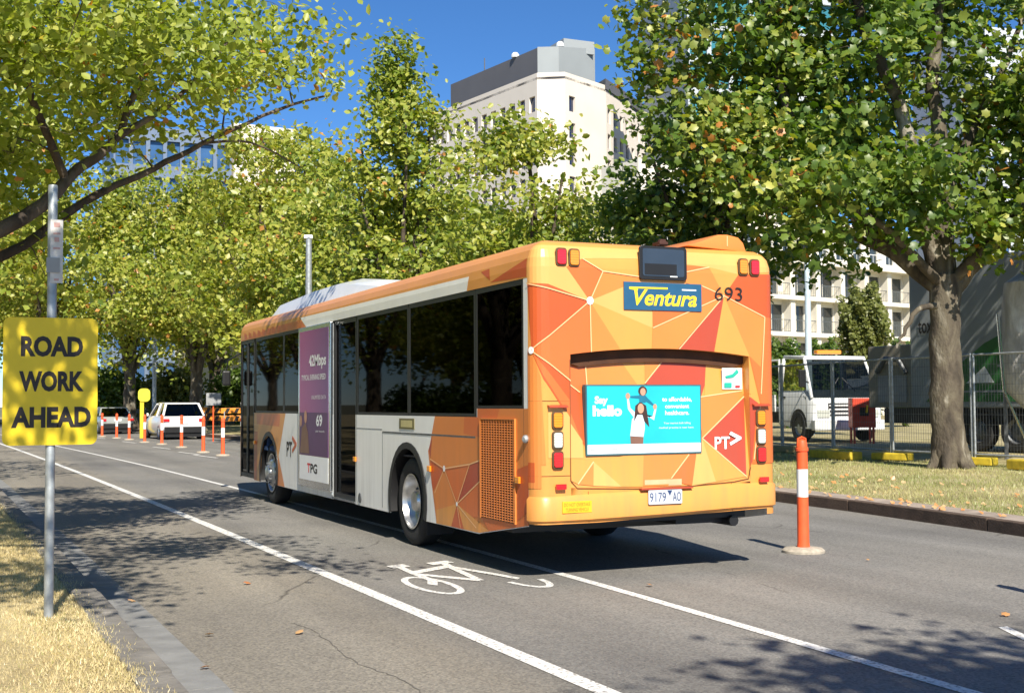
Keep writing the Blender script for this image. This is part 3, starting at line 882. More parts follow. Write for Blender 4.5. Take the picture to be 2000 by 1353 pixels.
# pale joint lines between facets, and white dots at the nodes
lb, lh = MB(), MB()
_jl = list(range(24))
def joint(a, b, w=.0105):
    d = Vector((b[0] - a[0], b[1] - a[1])); n = Vector((-d.y, d.x)).normalized() * w / 2
    facet(ccw([(a[0] + n.x, a[1] + n.y), (a[0] - n.x, a[1] - n.y), (b[0] - n.x, b[1] - n.y), (b[0] + n.x, b[1] + n.y)]), 0, 40 + _jl.pop(), lb, lh)
for a, b in [(N1, (LE, 2.56)), (N1, N2), (N1, (.545, 1.60)), (N1, (.661, 2.676)), ((.661, 2.676), (1.02, 2.642)), ((.661, 2.676), (.465, 2.779)), (N2, (.47, 1.62)),
             (N3, PE), (N3, (1.126, 1.698)), (N3, (2.363, 2.312)), ((1.51, 2.70), (1.763, 2.754)), (N3, (1.68, 2.58)), ((1.689, 1.201), (2.179, 1.578)), ((1.687, 1.573), (2.165, 1.633)),
             ((1.689, 1.201), (2.137, .846)), ((1.538, 1.06), (1.334, .852)), ((1.687, 1.573), (1.66, 1.25)), ((2.363, 2.312), (2.31, 1.6)), ((2.30, 1.50), (2.22, 1.0)), ((.565, 1.019), (.40, .83))]:
    joint(a, b)
for (x, z), r in ((N1, .034), (N2, .03)):
    facet([(x + r * math.cos(R(a)), z + r * 1.05 * math.sin(R(a))) for a in range(0, 360, 30)], 1, 66, lb, lh)
tag(lb.build('livery_line', [M['livery_line'], M['letter_white']], bus), kind='stuff'); tag(lh.build('livery_line', [M['livery_line'], M['letter_white']], hatch), kind='stuff')

# ---- rear lamps
def rrect(w, h, r, n=4):
    out = []
    for cx, cz, a0 in ((w/2 - r, h/2 - r, 0), (-w/2 + r, h/2 - r, 90), (-w/2 + r, -h/2 + r, 180), (w/2 - r, -h/2 + r, 270)):
        for k in range(n + 1):
            a = R(a0 + 90 * k / n); out.append((cx + r * math.cos(a), cz + r * math.sin(a)))
    return out
def lamp(x, z, w, h, m, y=0):
    o = rrect(w, h, .028)
    f = MB().prism([(x + a, y - .001, z + b) for a, b in o], (0, -.016, 0))
    bz = f.build('tail_lamp', M['bezel'], bus, bevel=.004)
    i = rrect(w * .76, h * .82, .02)
    lm = MB().prism([(x + a, y - .015, z + b) for a, b in i], (0, -.014, 0)).build('lens', m, bz, bevel=.006)
for x, m, z in ((.254, 'lens_red', 2.785), (.378, 'lens_amber', 2.782), (2.126, 'lens_amber', 2.77), (2.252, 'lens_red', 2.768)):
    lamp(x, z, .108, .158, M[m], y=-.002 if z < 2.78 else .004)
for x in (.203, 2.297):
    for z, m in ((1.38, 'lens_amber'), (1.21, 'lens_clear'), (1.042, 'lens_red')):
        lamp(x, z, .108, .155, M[m], y=-.004)
    MB().prism([(x - .09, -.002, 1.50), (x + .09, -.002, 1.50), (x + .09, -.045, 1.488), (x - .09, -.045, 1.488)], (0, 0, .012)).build('lamp_hood', LIV['maroon'], bus)
for x in (.225, 2.313):
    MB().prism([(x + a, -.02, .815 + b) for a, b in rrect(.095, .045, .006)], (0, -.02, 0)).build('reflector', M['lens_red'], bus)
# destination display
mb = MB().prism([(1.265 + a, -.004, 2.767 + b) for a, b in rrect(.49, .30, .03)], (0, -.022, 0))
disp = mb.build('destination_display', M['black'], bus, bevel=.004)
MB().prism([(1.265 + a, -.025, 2.772 + b) for a, b in rrect(.43, .245, .02)], (0, -.004, 0)).build('display_glass', paint('display_glass', (.035, .045, .06), .12, spec=.8), disp)
MB().box((1.07, -.0305, 2.66), (1.40, -.0295, 2.76)).build('display_mask', M['black'], disp)
MB().box((1.33, -.032, 2.645), (1.405, -.031, 2.655)).build('display_text', M['letter_white'], disp)
mb = MB().box((1.225, -.03, 2.935), (1.315, .10, 2.962)); mb.prism([(1.22, -.02, 2.925), (1.32, -.02, 2.925), (1.295, -.02, 2.985), (1.245, -.02, 2.985)], (0, .05, 0))
mb.build('rear_camera_bracket', paint('rust_brown', (.06, .018, .01), .7), bus, bevel=.006)
# name board, fleet number, operator marks
brd = MB().box((.864, -.016, 2.346), (1.668, -.006, 2.592)).build('name_board', paint('navy_board', (.02, .10, .20), .4), bus)
YEL = paint('lettering_yellow', (.86, .62, .03), .45, var=.03)
text('Ventura', 'lettering', brd, YEL, (.965, -.018, 2.385), (1, 0, 0), (0, 0, 1), .65, .145, shear=.28, bold=.022)
MB().prism([(.915, -.0175, 2.548), (.915, -.0175, 2.528), (1.00, -.0175, 2.515), (1.005, -.0175, 2.535), (1.31, -.0175, 2.535), (1.31, -.0175, 2.552)], (0, -.0015, 0)).build('lettering_flourish', YEL, brd)
MB().box((1.46, -.018, 2.53), (1.61, -.017, 2.542)).build('small_lettering', M['letter_white'], brd)
text('693', 'fleet_number', bus, M['letter_black'], (1.812, -.0135, 2.453), (1, 0, 0), (0, 0, 1), .30, .125, bold=-.004)
def pt_mark(parent, o, right, up, s, m_txt, m_arr):
    o = Vector(o); right = Vector(right); up = Vector(up)
    text('PT', 'operator_lettering', parent, m_txt, o, right, up, .16 * s, .11 * s, bold=.02)
    nrm = right.cross(up)
    pts = [(.155, .13), (.175, .155), (.285, .105), (.285, .085), (.17, .03), (.158, .055), (.235, .092)]
    MB().prism([o + right * a * s + up * b * s for a, b in pts], nrm * -.001).build('operator_arrow', m_arr, parent)
pt_mark(hatch, (1.815, rec(1.9, 1.17) - .012 - .004, 1.10), (1, 0, 0), (0, 0, 1), 1.02, M['letter_white'], M['letter_white'])
stk = MB().box((1.94, rec(2.0, 1.74) - .026, 1.645), (2.16, rec(2.0, 1.74) - .022, 1.84)).build('route_sticker', paint('sticker_pale', (.72, .82, .82), .5), hatch)
GRN = paint('sticker_green', (.02, .42, .30), .5)
MB().prism([(1.97, .072, 1.765), (2.05, .072, 1.785), (2.10, .072, 1.83), (2.12, .072, 1.80), (2.06, .072, 1.755), (1.98, .072, 1.745)], (0, -.001, 0)).build('sticker_symbol', GRN, stk)
MB().box((1.96, .071, 1.66), (2.04, .072, 1.705)).build('sticker_symbol', GRN, stk)
MB().box((2.08, .071, 1.66), (2.13, .072, 1.68)).build('sticker_symbol', M['lens_red'], stk)
# rear advertising panel on the hatch
ya = .012
adp = MB().box((.49, ya, 1.07), (1.665, .075, 1.685)).build('advertising_panel', paint('ad_frame', (.03, .13, .16), .5), hatch)
MB().box((.502, ya - .003, 1.165), (1.653, ya - .0005, 1.672)).build('ad_sheet', paint('ad_turquoise', (.02, .50, .60), .35, var=.15, scale=1.5), adp)
MB().box((.502, ya - .003, 1.082), (1.653, ya - .0005, 1.1635)).build('ad_sheet', paint('ad_white', (.80, .83, .86), .35), adp)
def adtext(s, x, z, w, h, bold=.02): text(s, 'ad_lettering', adp, M['letter_white'], (x, ya - .0045, z), (1, 0, 0), (0, 0, 1), w, h, bold=bold)
adtext('Say', .575, 1.50, .13, .085, .04); adtext('hello', .555, 1.41, .29, .095, .05)
adtext('to affordable,', 1.255, 1.53, .31, .045, .02); adtext('convenient', 1.285, 1.475, .25, .035, .02); adtext('healthcare.', 1.285, 1.415, .25, .04, .02)
adtext('Your nearest bulk billing', 1.27, 1.33, .28, .022, 0); adtext('medical practice is near here', 1.22, 1.29, .36, .022, 0)
MB().box((.53, ya - .0045, 1.118), (.80, ya - .0035, 1.126)).build('ad_lettering', M['grey'], adp)
# printed figures: an adult carrying a child on the shoulders
def printed(pts, m, layer, name='ad_picture'):
    q = ccw(pts)
    MB().poly([(a, ya - .004 - layer * .0004, b) for a, b in q]).build(name, m, adp)
SKIN = paint('print_skin', (.55, .30, .20), .5); HAIR = paint('print_hair', (.05, .025, .02), .5); SHIRT = paint('print_shirt', (.62, .72, .82), .5); TEAL = paint('print_teal', (.01, .16, .26), .5); SKIRT = paint('print_brown', (.20, .10, .07), .5)
def ell(cx, cz, rx, rz_, n=14): return [(cx + rx * math.cos(2 * math.pi * k / n), cz + rz_ * math.sin(2 * math.pi * k / n)) for k in range(n)]
printed([(.925, 1.235), (.945, 1.38), (1.00, 1.44), (1.07, 1.43), (1.075, 1.30), (1.06, 1.225)], SHIRT, 0)
printed([(.96, 1.40), (.905, 1.47), (.895, 1.56), (.915, 1.565), (.93, 1.48), (1.0, 1.425)], SHIRT, 1)
printed([(1.06, 1.43), (1.17, 1.37), (1.195, 1.47), (1.175, 1.475), (1.155, 1.405), (1.06, 1.385)], SHIRT, 1)
printed([(.93, 1.165), (.925, 1.235), (1.06, 1.225), (1.055, 1.165)], SKIRT, 1)
printed([(.965, 1.36), (.98, 1.50), (1.03, 1.535), (1.09, 1.50), (1.12, 1.31), (1.07, 1.36), (1.05, 1.42), (1.0, 1.42)], HAIR, 2)
printed(ell(1.035, 1.475, .032, .045), SKIN, 3)
printed(ell(.905, 1.585, .022, .028), SKIN, 2); printed(ell(1.18, 1.49, .02, .025), SKIN, 2)
printed([(1.02, 1.53), (1.02, 1.60), (1.07, 1.605), (1.11, 1.56), (1.08, 1.525)], TEAL, 4)
printed([(1.03, 1.59), (.93, 1.585), (.93, 1.57), (1.03, 1.56)], TEAL, 3); printed([(1.09, 1.58), (1.17, 1.51), (1.155, 1.50), (1.08, 1.54)], TEAL, 3)
printed(ell(1.055, 1.63, .045, .042), HAIR, 5); printed(ell(1.058, 1.622, .028, .034), SKIN, 6)
# number plate and small plates
np_ = MB().prism([(1.24 + a, -.049, .695 + b) for a, b in rrect(.345, .125, .012)], (0, -.006, 0)).build('number_plate', paint('plate_silver', (.55, .58, .62), .4), bus)
PB = paint('plate_blue', (.03, .06, .16), .5)
text('9179', 'plate_lettering', np_, PB, (1.08, -.0565, .655), (1, 0, 0), (0, 0, 1), .165, .08); text('AO', 'plate_lettering', np_, PB, (1.315, -.0565, .655), (1, 0, 0), (0, 0, 1), .085, .08)
MB().prism([(1.26, -.0555, .752), (1.31, -.0555, .752), (1.285, -.0555, .705)], (0, -.001, 0)).build('plate_emblem', PB, np_)
MB().box((1.0, -.055, .762), (1.53, -.015, .776)).build('plate_lamp_bar', LIV['maroon'], bus)
MB().box((1.06, -.006, .79), (1.44, -.0035, .845)).build('notice_strip', paint('notice_peach', (.85, .45, .25), .5), bus)
yp = MB().box((.235, -.034, .59), (.515, -.026, .688)).build('warning_plate', paint('plate_ochre', (.80, .48, .02), .5), bus)
OCH = paint('plate_text_ochre', (.42, .22, .02), .5)
text('DO NOT OVERTAKE', 'plate_lettering', yp, OCH, (.25, -.0355, .645), (1, 0, 0), (0, 0, 1), .25, .03, bold=.01); text('TURNING VEHICLE', 'plate_lettering', yp, OCH, (.265, -.0355, .602), (1, 0, 0), (0, 0, 1), .22, .03, bold=.01)
#@@BUS2
# ---- left flank: livery facets, windows, doors
def side_facets(lst, name, X=0.0, sgn=-1):
    mb = MB()
    for i, (c, p) in enumerate(lst):
        o = X + sgn * (.002 + i * .00022)
        pts = [(o, s, z) for s, z in ccw(p)]
        mb.poly(pts[::-1] if sgn < 0 else pts, LIV_KEYS.index(c))
    return tag(mb.build(name, LIV_MATS, bus), kind='stuff')
A, B_, Cn, D_ = (2.13, .88), (1.79, .55), (2.53, .96), (2.44, .63)
side_facets([
 ('orange', [(.14, 1.48), (1.27, 1.48), (1.27, 1.40), (2.40, 1.40), (2.55, 1.10), (2.60, 1.04), (2.50, .72), (2.36, .315), (1.23, .322), (.14, .48)]),
 ('salmon', [(1.27, 1.40), (1.27, 1.48), (.75, 1.48), (.8, 1.40), (1.19, 1.21), (1.62, 1.24), (1.6, 1.40)]),
 ('orange', [(2.47, 1.21), (1.19, 1.21), (1.19, 1.0), A, Cn]),
 ('maroon', [(2.58, 1.06), Cn, (2.47, 1.21)]),
 ('red', [Cn, A, D_, (2.50, .72)]),
 ('salmon', [A, (1.46, .95), B_]),
 ('red', [A, B_, (1.95, .70)]),
 ('maroon', [(1.46, .95), (1.19, 1.0), (1.19, .81), B_]),
 ('salmon', [B_, (1.19, .81), (1.19, .47), (1.40, .45)]),
 ('orange', [A, D_, (2.36, .45), B_]),
 ('red', [B_, (1.95, .318), (1.61, .32)]),
 ('amber', [B_, (2.36, .45), (2.36, .315), (1.95, .318)]),
 ('amber', [B_, (1.61, .32), (1.23, .322), (1.0, .36)]),
 ('salmon', [(1.19, .47), (.39, .47), (.14, .60), (.14, .48), (1.0, .36)]),
 ('red', [(.37, .95), (.14, 1.0), (.14, .60), (.37, .50)]),
], 'livery')
mb = MB()
_sl = [-.0057 - k * .00012 for k in range(12)]
def sj(a, b, w=.012):
    o = _sl.pop()
    d = Vector((b[0] - a[0], b[1] - a[1])); n = Vector((-d.y, d.x)).normalized() * w / 2
    mb.poly([(o, a[0] + n.x, a[1] + n.y), (o, b[0] + n.x, b[1] + n.y), (o, b[0] - n.x, b[1] - n.y), (o, a[0] - n.x, a[1] - n.y)])
for a, b in [(A, Cn), (A, (1.46, .95)), (A, B_), ((1.46, .95), B_), (B_, (1.19, .81)), ((1.46, .95), (1.19, 1.0)), (B_, (1.3, .36)), (A, (2.40, .62)), (B_, (1.70, .33))]: sj(a, b)
for i, (c, r) in enumerate(((A, .032), (B_, .022))):
    mb.poly([(-.0074, c[0] + r * math.cos(R(a)), c[1] + r * math.sin(R(a))) for a in range(0, 360, 30)], 1)
tag(mb.build('livery_line', [M['livery_line'], M['letter_white']], bus), kind='stuff')
# front quarter and cantrail
def zprof_x(z): return float(np.interp(z, [p[0] for p in PROF], [p[1] for p in PROF]))
side_facets([
 ('amber', [(8.63, 1.40), (10.70, 1.40), (10.70, .31), (10.24, .31), (10.16, .76), (9.98, .96), (9.68, 1.052), (9.36, .945), (9.2, .76), (9.09, .60), (9.05, .75)]),
 ('salmon', [(8.95, 1.39), (10.55, 1.39), (10.50, 1.22), (9.0, 1.20)]),
 ('red', [(10.69, 1.1), (10.45, 1.1), (10.50, .32), (10.69, .32)]),
 ('orange', [(9.12, .62), (9.12, .315), (8.67, .315), (9.05, .75)]),
], 'livery')
mb = MB()
def cant(pts, mi, off):
    zs = sorted(set([z for _, z in pts] + [2.70, 2.78, 2.85]))
    for z0, z1 in zip(zs[:-1], zs[1:]):
        q = split(split(ccw(pts), 0, 1, z1), 0, -1, -z0)
        if len(q) >= 3: mb.poly([(zprof_x(z) - off, s, z) for s, z in q][::-1], mi)
cant([(.14, 2.61), (11.72, 2.61), (11.72, 2.90), (.14, 2.90)], LIV_KEYS.index('amber'), .0015)
cant([(7.45, 2.61), (7.8, 2.76), (1.47, 2.745), (1.52, 2.61)], 6, .0025)
cant([(.16, 2.62), (.95, 2.64), (.16, 2.78)], LIV_KEYS.index('red'), .0025)
cant([(.95, 2.66), (1.18, 2.76), (.98, 2.77)], LIV_KEYS.index('red'), .0028)
cant([(7.5, 2.615), (7.78, 2.73), (9.6, 2.72), (11.7, 2.62)], LIV_KEYS.index('salmon'), .0028)
for k in range(9): 
    s = 8.6 + k * .33
    cant([(s, 2.63), (s + .2, 2.63), (s + .24, 2.74), (s + .05, 2.71)], LIV_KEYS.index('red'), .0032)
tag(mb.build('livery', LIV_MATS + [M['bus_white']], bus), kind='stuff')

def window(s0, s1, z0, z1, X=0.0, m='bus_glass', frame=True, inset=.006, name='window'):
    sg = 1 if X < 1 else -1
    x0 = X + sg * inset
    o = MB().box((min(x0, x0 + sg * .006), s0, z0), (max(x0, x0 + sg * .006), s1, z1)).build(name, M[m], bus)
    if frame:
        f = MB(); t = .028; x1 = X + sg * .002; x2 = X + sg * .03
        a, b = min(x1, x2), max(x1, x2)
        f.box((a, s0 - .012, z0 - .002), (b, s0 + t, z1)); f.box((a, s1 - t, z0 - .002), (b, s1 + .012, z1))
        f.box((a, s0 + t, z0 - .002), (b, s1 - t, z0 + t)); f.box((a, s0 + t, z1 - t * 1.6), (b, s1 - t, z1 + .01))
        f.build('window_frame', M['black'], o)
    return o
LWIN = [(.24, 1.30, 1.48, 2.605), (1.33, 3.18, 1.405, 2.605), (3.22, 5.07, 1.405, 2.605), (7.80, 8.73, 1.405, 2.605), (8.77, 10.62, 1.405, 2.605)]
for i, (a, b, c, d) in enumerate(LWIN):
    w = window(a, b, c, d)
    if i == 0:
        MB().box((.012, .27, 1.50), (.03, 1.27, 1.75)).build('lower_panel', M['black'], w)
        MB().box((.10, .27, 1.76), (.12, 1.27, 2.60)).build('engine_stack_cover', M['black'], w)
for a, b in ((.3, 2.2), (2.25, 4.2), (4.25, 6.2), (6.25, 8.2), (8.25, 10.2), (10.25, 11.7)): window(a, b, 1.485 if a < 1.3 else 1.405, 2.605, X=BW)
# window pillars / blank strip around the ad panel
MB().box((.004, 7.74, .315), (.05, 7.79, 2.605)).build('pillar', M['black'], bus)
MB().box((.004, 6.09, .315), (.06, 6.16, 2.605)).build('pillar', M['black'], bus)
MB().box((.006, 6.16, 1.39), (.05, 7.74, 2.605)).build('blank_panel', M['black'], bus)
# centre doors: sliding leaf carrying the advertisement and the glazed doorway behind it
frm = MB().box((-.045, 6.10, .40), (-.006, 7.72, 2.60)).build('door_leaf', M['alu'], bus, bevel=.008)
PURP = gradient_mat('ad_purple', (.16, .05, .20), (.42, .07, .24), 1, .15, 1.75)
MB().box((-.048, 6.19, .835), (-.0455, 7.64, 2.54)).build('ad_sheet', PURP, frm)
MB().box((-.048, 6.19, .50), (-.0455, 7.64, .830)).build('ad_sheet', M['letter_white'], frm)
MB().box((-.0495, 6.19, .84), (-.0485, 7.64, 1.42)).build('ad_sheet', paint('ad_plum', (.10, .03, .12), .4), frm)
SR, SU = (0, -1, 0), (0, 0, 1)
def st(s, y, z, w, h, m='letter_white', bold=.02, x=-.0505): text(s, 'ad_lettering', frm, M[m], (x, y, z), SR, SU, w, h, bold=bold)
st('42Mbps', 7.13, 2.0, .85, .20, bold=.03); st('TYPICAL EVENING SPEED', 7.52, 1.86, 1.22, .075, bold=.02)
st('UNLIMITED DATA', 7.0, 1.60, .72, .05, bold=.0); st('69', 6.76, 1.235, .30, .16, bold=.03); st('per month', 6.78, 1.15, .42, .04, bold=0)
RED = paint('ad_red', (.62, .03, .03), .5)
text('T', 'ad_lettering', frm, RED, (-.0495, 7.22, .60), SR, SU, .16, .13, bold=.03); text('PG', 'ad_lettering', frm, M['letter_black'], (-.0495, 7.05, .60), SR, SU, .34, .13, bold=.03)
mb = MB()
for pts in ([(7.6, .86), (7.1, .86), (7.18, 1.15), (7.30, 1.28), (7.5, 1.2)], ):
    mb.poly([(-.0512, s, z) for s, z in pts])
mb.build('ad_picture', paint('print_tan', (.22, .12, .08), .5), frm)
mb = MB()
for c, r in (((7.30, 1.36), .09), ((7.55, 1.30), .08)): mb.poly([(-.0514 - r * .01, c[0] + r * .8 * math.cos(R(a)), c[1] + r * math.sin(R(a))) for a in range(0, 360, 30)])
mb.build('ad_picture', SKIN, frm)
dr = MB().box((.03, 5.16, .36), (.04, 6.08, 2.58)).build('door', M['bus_glass'], bus)
f = MB()
for a, b, c, d in ((5.14, 5.18, .34, 2.60), (6.05, 6.09, .34, 2.60), (5.18, 6.05, .34, .40), (5.18, 6.05, 2.55, 2.605)): f.box((.012, a, c), (.055, b, d))
f.build('door_frame', M['black'], dr)
MB().box((-.02, 5.12, .32), (.06, 6.12, .345)).build('door_step', M['alu'], dr)
MB().tube([(.0, 6.13, .36), (.0, 6.13, 2.58)], .022, 8).build('door_seal', M['steel'], dr)
MB().box((.06, 5.55, 1.38), (.065, 5.70, 1.60)).build('notice', M['sign_yellow'], dr)
# front door
for a, b in ((10.74, 11.24), (11.26, 11.74)):
    d = MB().box((.02, a, .34), (.03, b, 2.6)).build('door', M['bus_glass'], bus)
    f = MB()
    for p in ((a, a + .04, .33, 2.605), (b - .04, b, .33, 2.605)): f.box((.006, p[0], p[2]), (.05, p[1], p[3]))
    f.box((.006, a + .04, .33), (.05, b - .04, .40)); f.box((.006, a + .04, 2.55), (.05, b - .04, 2.605))
    f.build('door_frame', M['black'], d)
# front end
mb = MB()
fo = [(x, y) for x, y, z in outline(0, 0)][14:]
for (xa, ya_), (xb, yb) in zip(fo[:-1], fo[1:]):
    mb.quad((xa, ya_, .31), (xb, yb, .31), (xb, yb, 1.15), (xa, ya_, 1.15), 0)
    mb.quad((xa, ya_, 2.5), (xb, yb, 2.5), (xb, yb, 2.70), (xa, ya_, 2.70), 0)
mb.build('front_panel', LIV['amber'], bus, smooth=35, merge=.0005)
mb = MB()
for (xa, ya_), (xb, yb) in zip(fo[:-1], fo[1:]): mb.quad((xa, ya_, 1.15), (xb, yb, 1.15), (xb, yb, 2.5), (xa, ya_, 2.5))
mb.build('windscreen', M['bus_glass'], bus, smooth=35, merge=.0005)
mr = MB().tube([(.1, 11.95, 2.45), (-.14, 12.12, 2.30), (-.17, 12.14, 2.1)], .014, 6).build('mirror_arm', M['black'], bus)
MB().box((-.24, 12.08, 1.86), (-.10, 12.17, 2.12)).build('mirror', M['black'], mr, bevel=.03)
# lettering, flap, louvre grille, small fittings on the flank
pt_mark(bus, (-.004, 8.55, .77), SR, SU, 2.0, M['letter_black'], LIV['red'])
mb = MB(); mb.box((-.003, 1.32, 1.20), (.002, 4.10, 1.218)); mb.box((-.0025, 4.095, .35), (.002, 4.103, 1.20)); mb.box((-.0025, 5.09, .315), (.002, 5.098, 1.40)); mb.box((-.0025, 4.11, 1.235), (.002, 5.09, 1.241))
mb.build('flap_seam', M['steel_dark'], bus)
lab = MB().box((-.006, 3.02, 1.255), (.002, 3.50, 1.37)).build('depot_label', paint('label_olive', (.16, .14, .05), .5), bus)
MB().box((-.0075, 3.08, 1.275), (-.0065, 3.44, 1.35)).build('label_print', paint('label_gold', (.55, .48, .22), .5), lab)
gb = MB().box((-.0075, .40, .475), (.01, 1.17, 1.38)).build('side_grille', paint('grille_void', (.05, .025, .012), .8), bus)
mb = MB()
for k in range(40):
    z = .482 + k * .0225
    mb.add([(-.0085, .41, z), (-.0085, 1.16, z), (-.016, 1.16, z + .004), (-.016, .41, z + .004), (-.0085, .41, z + .0125), (-.0085, 1.16, z + .0125)], [(0, 1, 2, 3), (3, 2, 5, 4)])
for k in range(13):
    s = .42 + k * .0605
    mb.box((-.018, s, .48), (-.0165, s + .012, 1.378))
mb.build('grille_slats', LIV['orange'], gb)
mb = MB()
for p in ((.39, .40, .47, 1.39), (1.17, 1.182, .47, 1.39)): mb.box((-.02, p[0], p[2]), (-.003, p[1], p[3]))
mb.box((-.02, .40, 1.38), (-.003, 1.17, 1.392)); mb.build('grille_frame', LIV['orange'], gb)
for s, z, m in ((.33, .86, 'lens_amber'), (5.12, .86, 'lens_amber'), (2.53, .86, 'lens_amber'), (10.62, .92, 'lens_amber')):
    MB().box((-.03, s - .045, z - .03), (-.0075, s + .045, z + .03)).build('marker_lamp', M[m], bus, bevel=.008)
MB().lathe([(.0, 0), (.035, 0), (.035, .02), (.02, .035), (0, .035)], (-.005, .17, 1.22), (-1, -.3, 0), 12).build('filler_cap', M['steel'], bus)
MB().lathe([(.06, 0), (.06, .006), (.045, .01), (.02, .008)], (-.004, 4.95, .40), (-1, 0, 0), 16).build('vent', M['steel_dark'], bus)
# wheels
def bus_wheel(y, X, out, dished):
    ax = (-1, 0, 0) if out < 0 else (1, 0, 0); c = (X, y, .475)
    t = MB().lathe([(.29, -.24), (.40, -.245), (.452, -.22), (.472, -.18), (.475, -.06), (.470, -.02), (.445, .004), (.385, .012), (.30, -.005), (.29, -.02), (.285, -.12), (.285, -.24)], c, ax, 40, close=True)
    w = t.build('wheel', M['rubber'], bus, smooth=40)
    if dished: pr = [(.292, .0), (.300, .012), (.285, .012), (.275, -.02), (.262, -.11), (.235, -.135), (.16, -.14), (.13, -.10), (.115, -.04), (.10, -.02), (.0, -.015)]
    else: pr = [(.292, .0), (.300, .012), (.285, .012), (.270, -.03), (.25, -.04), (.19, .03), (.165, .045), (.12, .045), (.11, .08), (.08, .095), (.0, .1)]
    MB().lathe(pr, c, ax, 32, close=True).build('rim', M['chrome'], w, smooth=50)
    mb = MB()
    for k in range(10):
        a = 2 * math.pi * k / 10; rr = .20 if dished else .15
        h = -.14 if dished else .045
        mb.lathe([(.018, 0), (.018, .035), (.0, .04)], (X + ax[0] * h, y + rr * math.cos(a), .475 + rr * math.sin(a)), ax, 6)
    mb.build('wheel_nut', M['steel_dark'], w)
    if not dished:
        mb = MB()
        for k in range(10):
            a = 2 * math.pi * (k + .5) / 10
            mb.lathe([(.026, 0), (.026, .004), (0, .004)], (X + ax[0] * (.0), y + .225 * math.cos(a), .475 + .225 * math.sin(a)), ax, 10)
        mb.build('rim_hole', M['black'], w)
for y, dsh in ((3.25, True), (9.68, False)):
    bus_wheel(y, .055, -1, dsh); bus_wheel(y, BW - .055, 1, dsh)
    # arch lip and dark wheel well
    mb = MB()
    n = 18; sc = y; r0, r1 = .545, .615
    for k in range(n):
        a0, a1 = R(-18 + 216 * k / n), R(-18 + 216 * (k + 1) / n)
        P = lambda r, a, x: (x, sc + r * math.cos(a), .50 + r * math.sin(a))
        mb.quad(P(r0, a0, -.012), P(r0, a1, -.012), P(r1, a1, -.012), P(r1, a0, -.012)); mb.quad(P(r1, a0, -.012), P(r1, a1, -.012), P(r1, a1, .001), P(r1, a0, .001))
        mb.quad(P(r0, a0, .35), P(r0, a1, .35), P(r0, a1, -.012), P(r0, a0, -.012))
    mb.f = [f[::-1] for f in mb.f]
    mb.build('wheel_arch', M['black'], bus, smooth=40, merge=.0005)
    MB().box((.36, sc - .56, .25), (.38, sc + .56, 1.1)).build('wheel_well', M['black'], bus)
MB().prism([(.03, 2.72, .16), (.03, 2.72, .52), (.33, 2.72, .52), (.33, 2.72, .16)], (0, .012, 0)).build('mud_flap', M['rubber'], bus)
# underside
mb = MB(); mb.box((.12, .75, .36), (BW - .12, 2.55, .55)); mb.box((.40, 2.55, .33), (BW - .40, 3.95, .55)); mb.box((.06, 3.95, .325), (BW - .06, 8.98, .40)); mb.box((.40, 8.98, .33), (BW - .40, 10.35, .40)); mb.box((.06, 10.35, .325), (BW - .06, 11.6, .36))
mb.box((.3, .12, .47), (BW - .3, .75, .60)); mb.box((1.5, .2, .42), (2.1, .9, .47)); mb.tube([(2.05, .08, .44), (2.05, .5, .44)], .05, 10)
mb.build('chassis', M['black'], bus)
# interior
FL = paint('interior_floor', (.05, .05, .055), .8); ITR = paint('interior_trim', (.16, .16, .165), .7); SEAT = paint('seat_moquette', (.03, .07, .16), .9); SEATG = paint('seat_green', (.05, .12, .04), .9)
mb = MB(); mb.box((.06, 4.2, .41), (BW - .06, 11.6, .43)); mb.box((.06, .35, .95), (BW - .06, 4.0, .97)); mb.box((.06, 3.98, .43), (BW - .06, 4.0, .95)); mb.box((.06, .35, .97), (BW - .06, .38, 2.6)); mb.build('interior_floor', FL, bus)
MB().box((.06, .35, 2.62), (BW - .06, 11.6, 2.64)).build('interior_ceiling', ITR, bus)
for X in (.22, .66, 1.84, 2.28):
    for s in (1.5, 2.3, 3.1, 4.6, 6.4 if X > 1 else 7.9, 7.2 if X > 1 else 8.6, 8.0 if X > 1 else 9.3, 8.9 if X > 1 else 9.9):
        zf = .97 if s < 4 else .43
        mb = MB().box((X - .2, s, zf + .38), (X + .2, s + .42, zf + .46)); mb.prism([(X - .2, s - .02, zf + .44), (X + .2, s - .02, zf + .44), (X + .18, s - .14, zf + 1.05), (X - .18, s - .14, zf + 1.05)], (0, .07, 0)); mb.box((X - .05, s + .1, zf), (X + .05, s + .3, zf + .38))
        mb.build('seat', SEAT if s > 2 else SEATG, bus, bevel=.02)
mb = MB()
for X in (.9, 1.6):
    for s in (1.9, 3.6, 5.0, 6.3, 8.2, 10.2): mb.tube([(X, s, .43), (X, s, 2.62)], .017, 6)
    mb.tube([(X, .6, 2.15), (X, 10.8, 2.15)], .017, 6)
mb.build('handrail', M['sign_yellow'], bus)
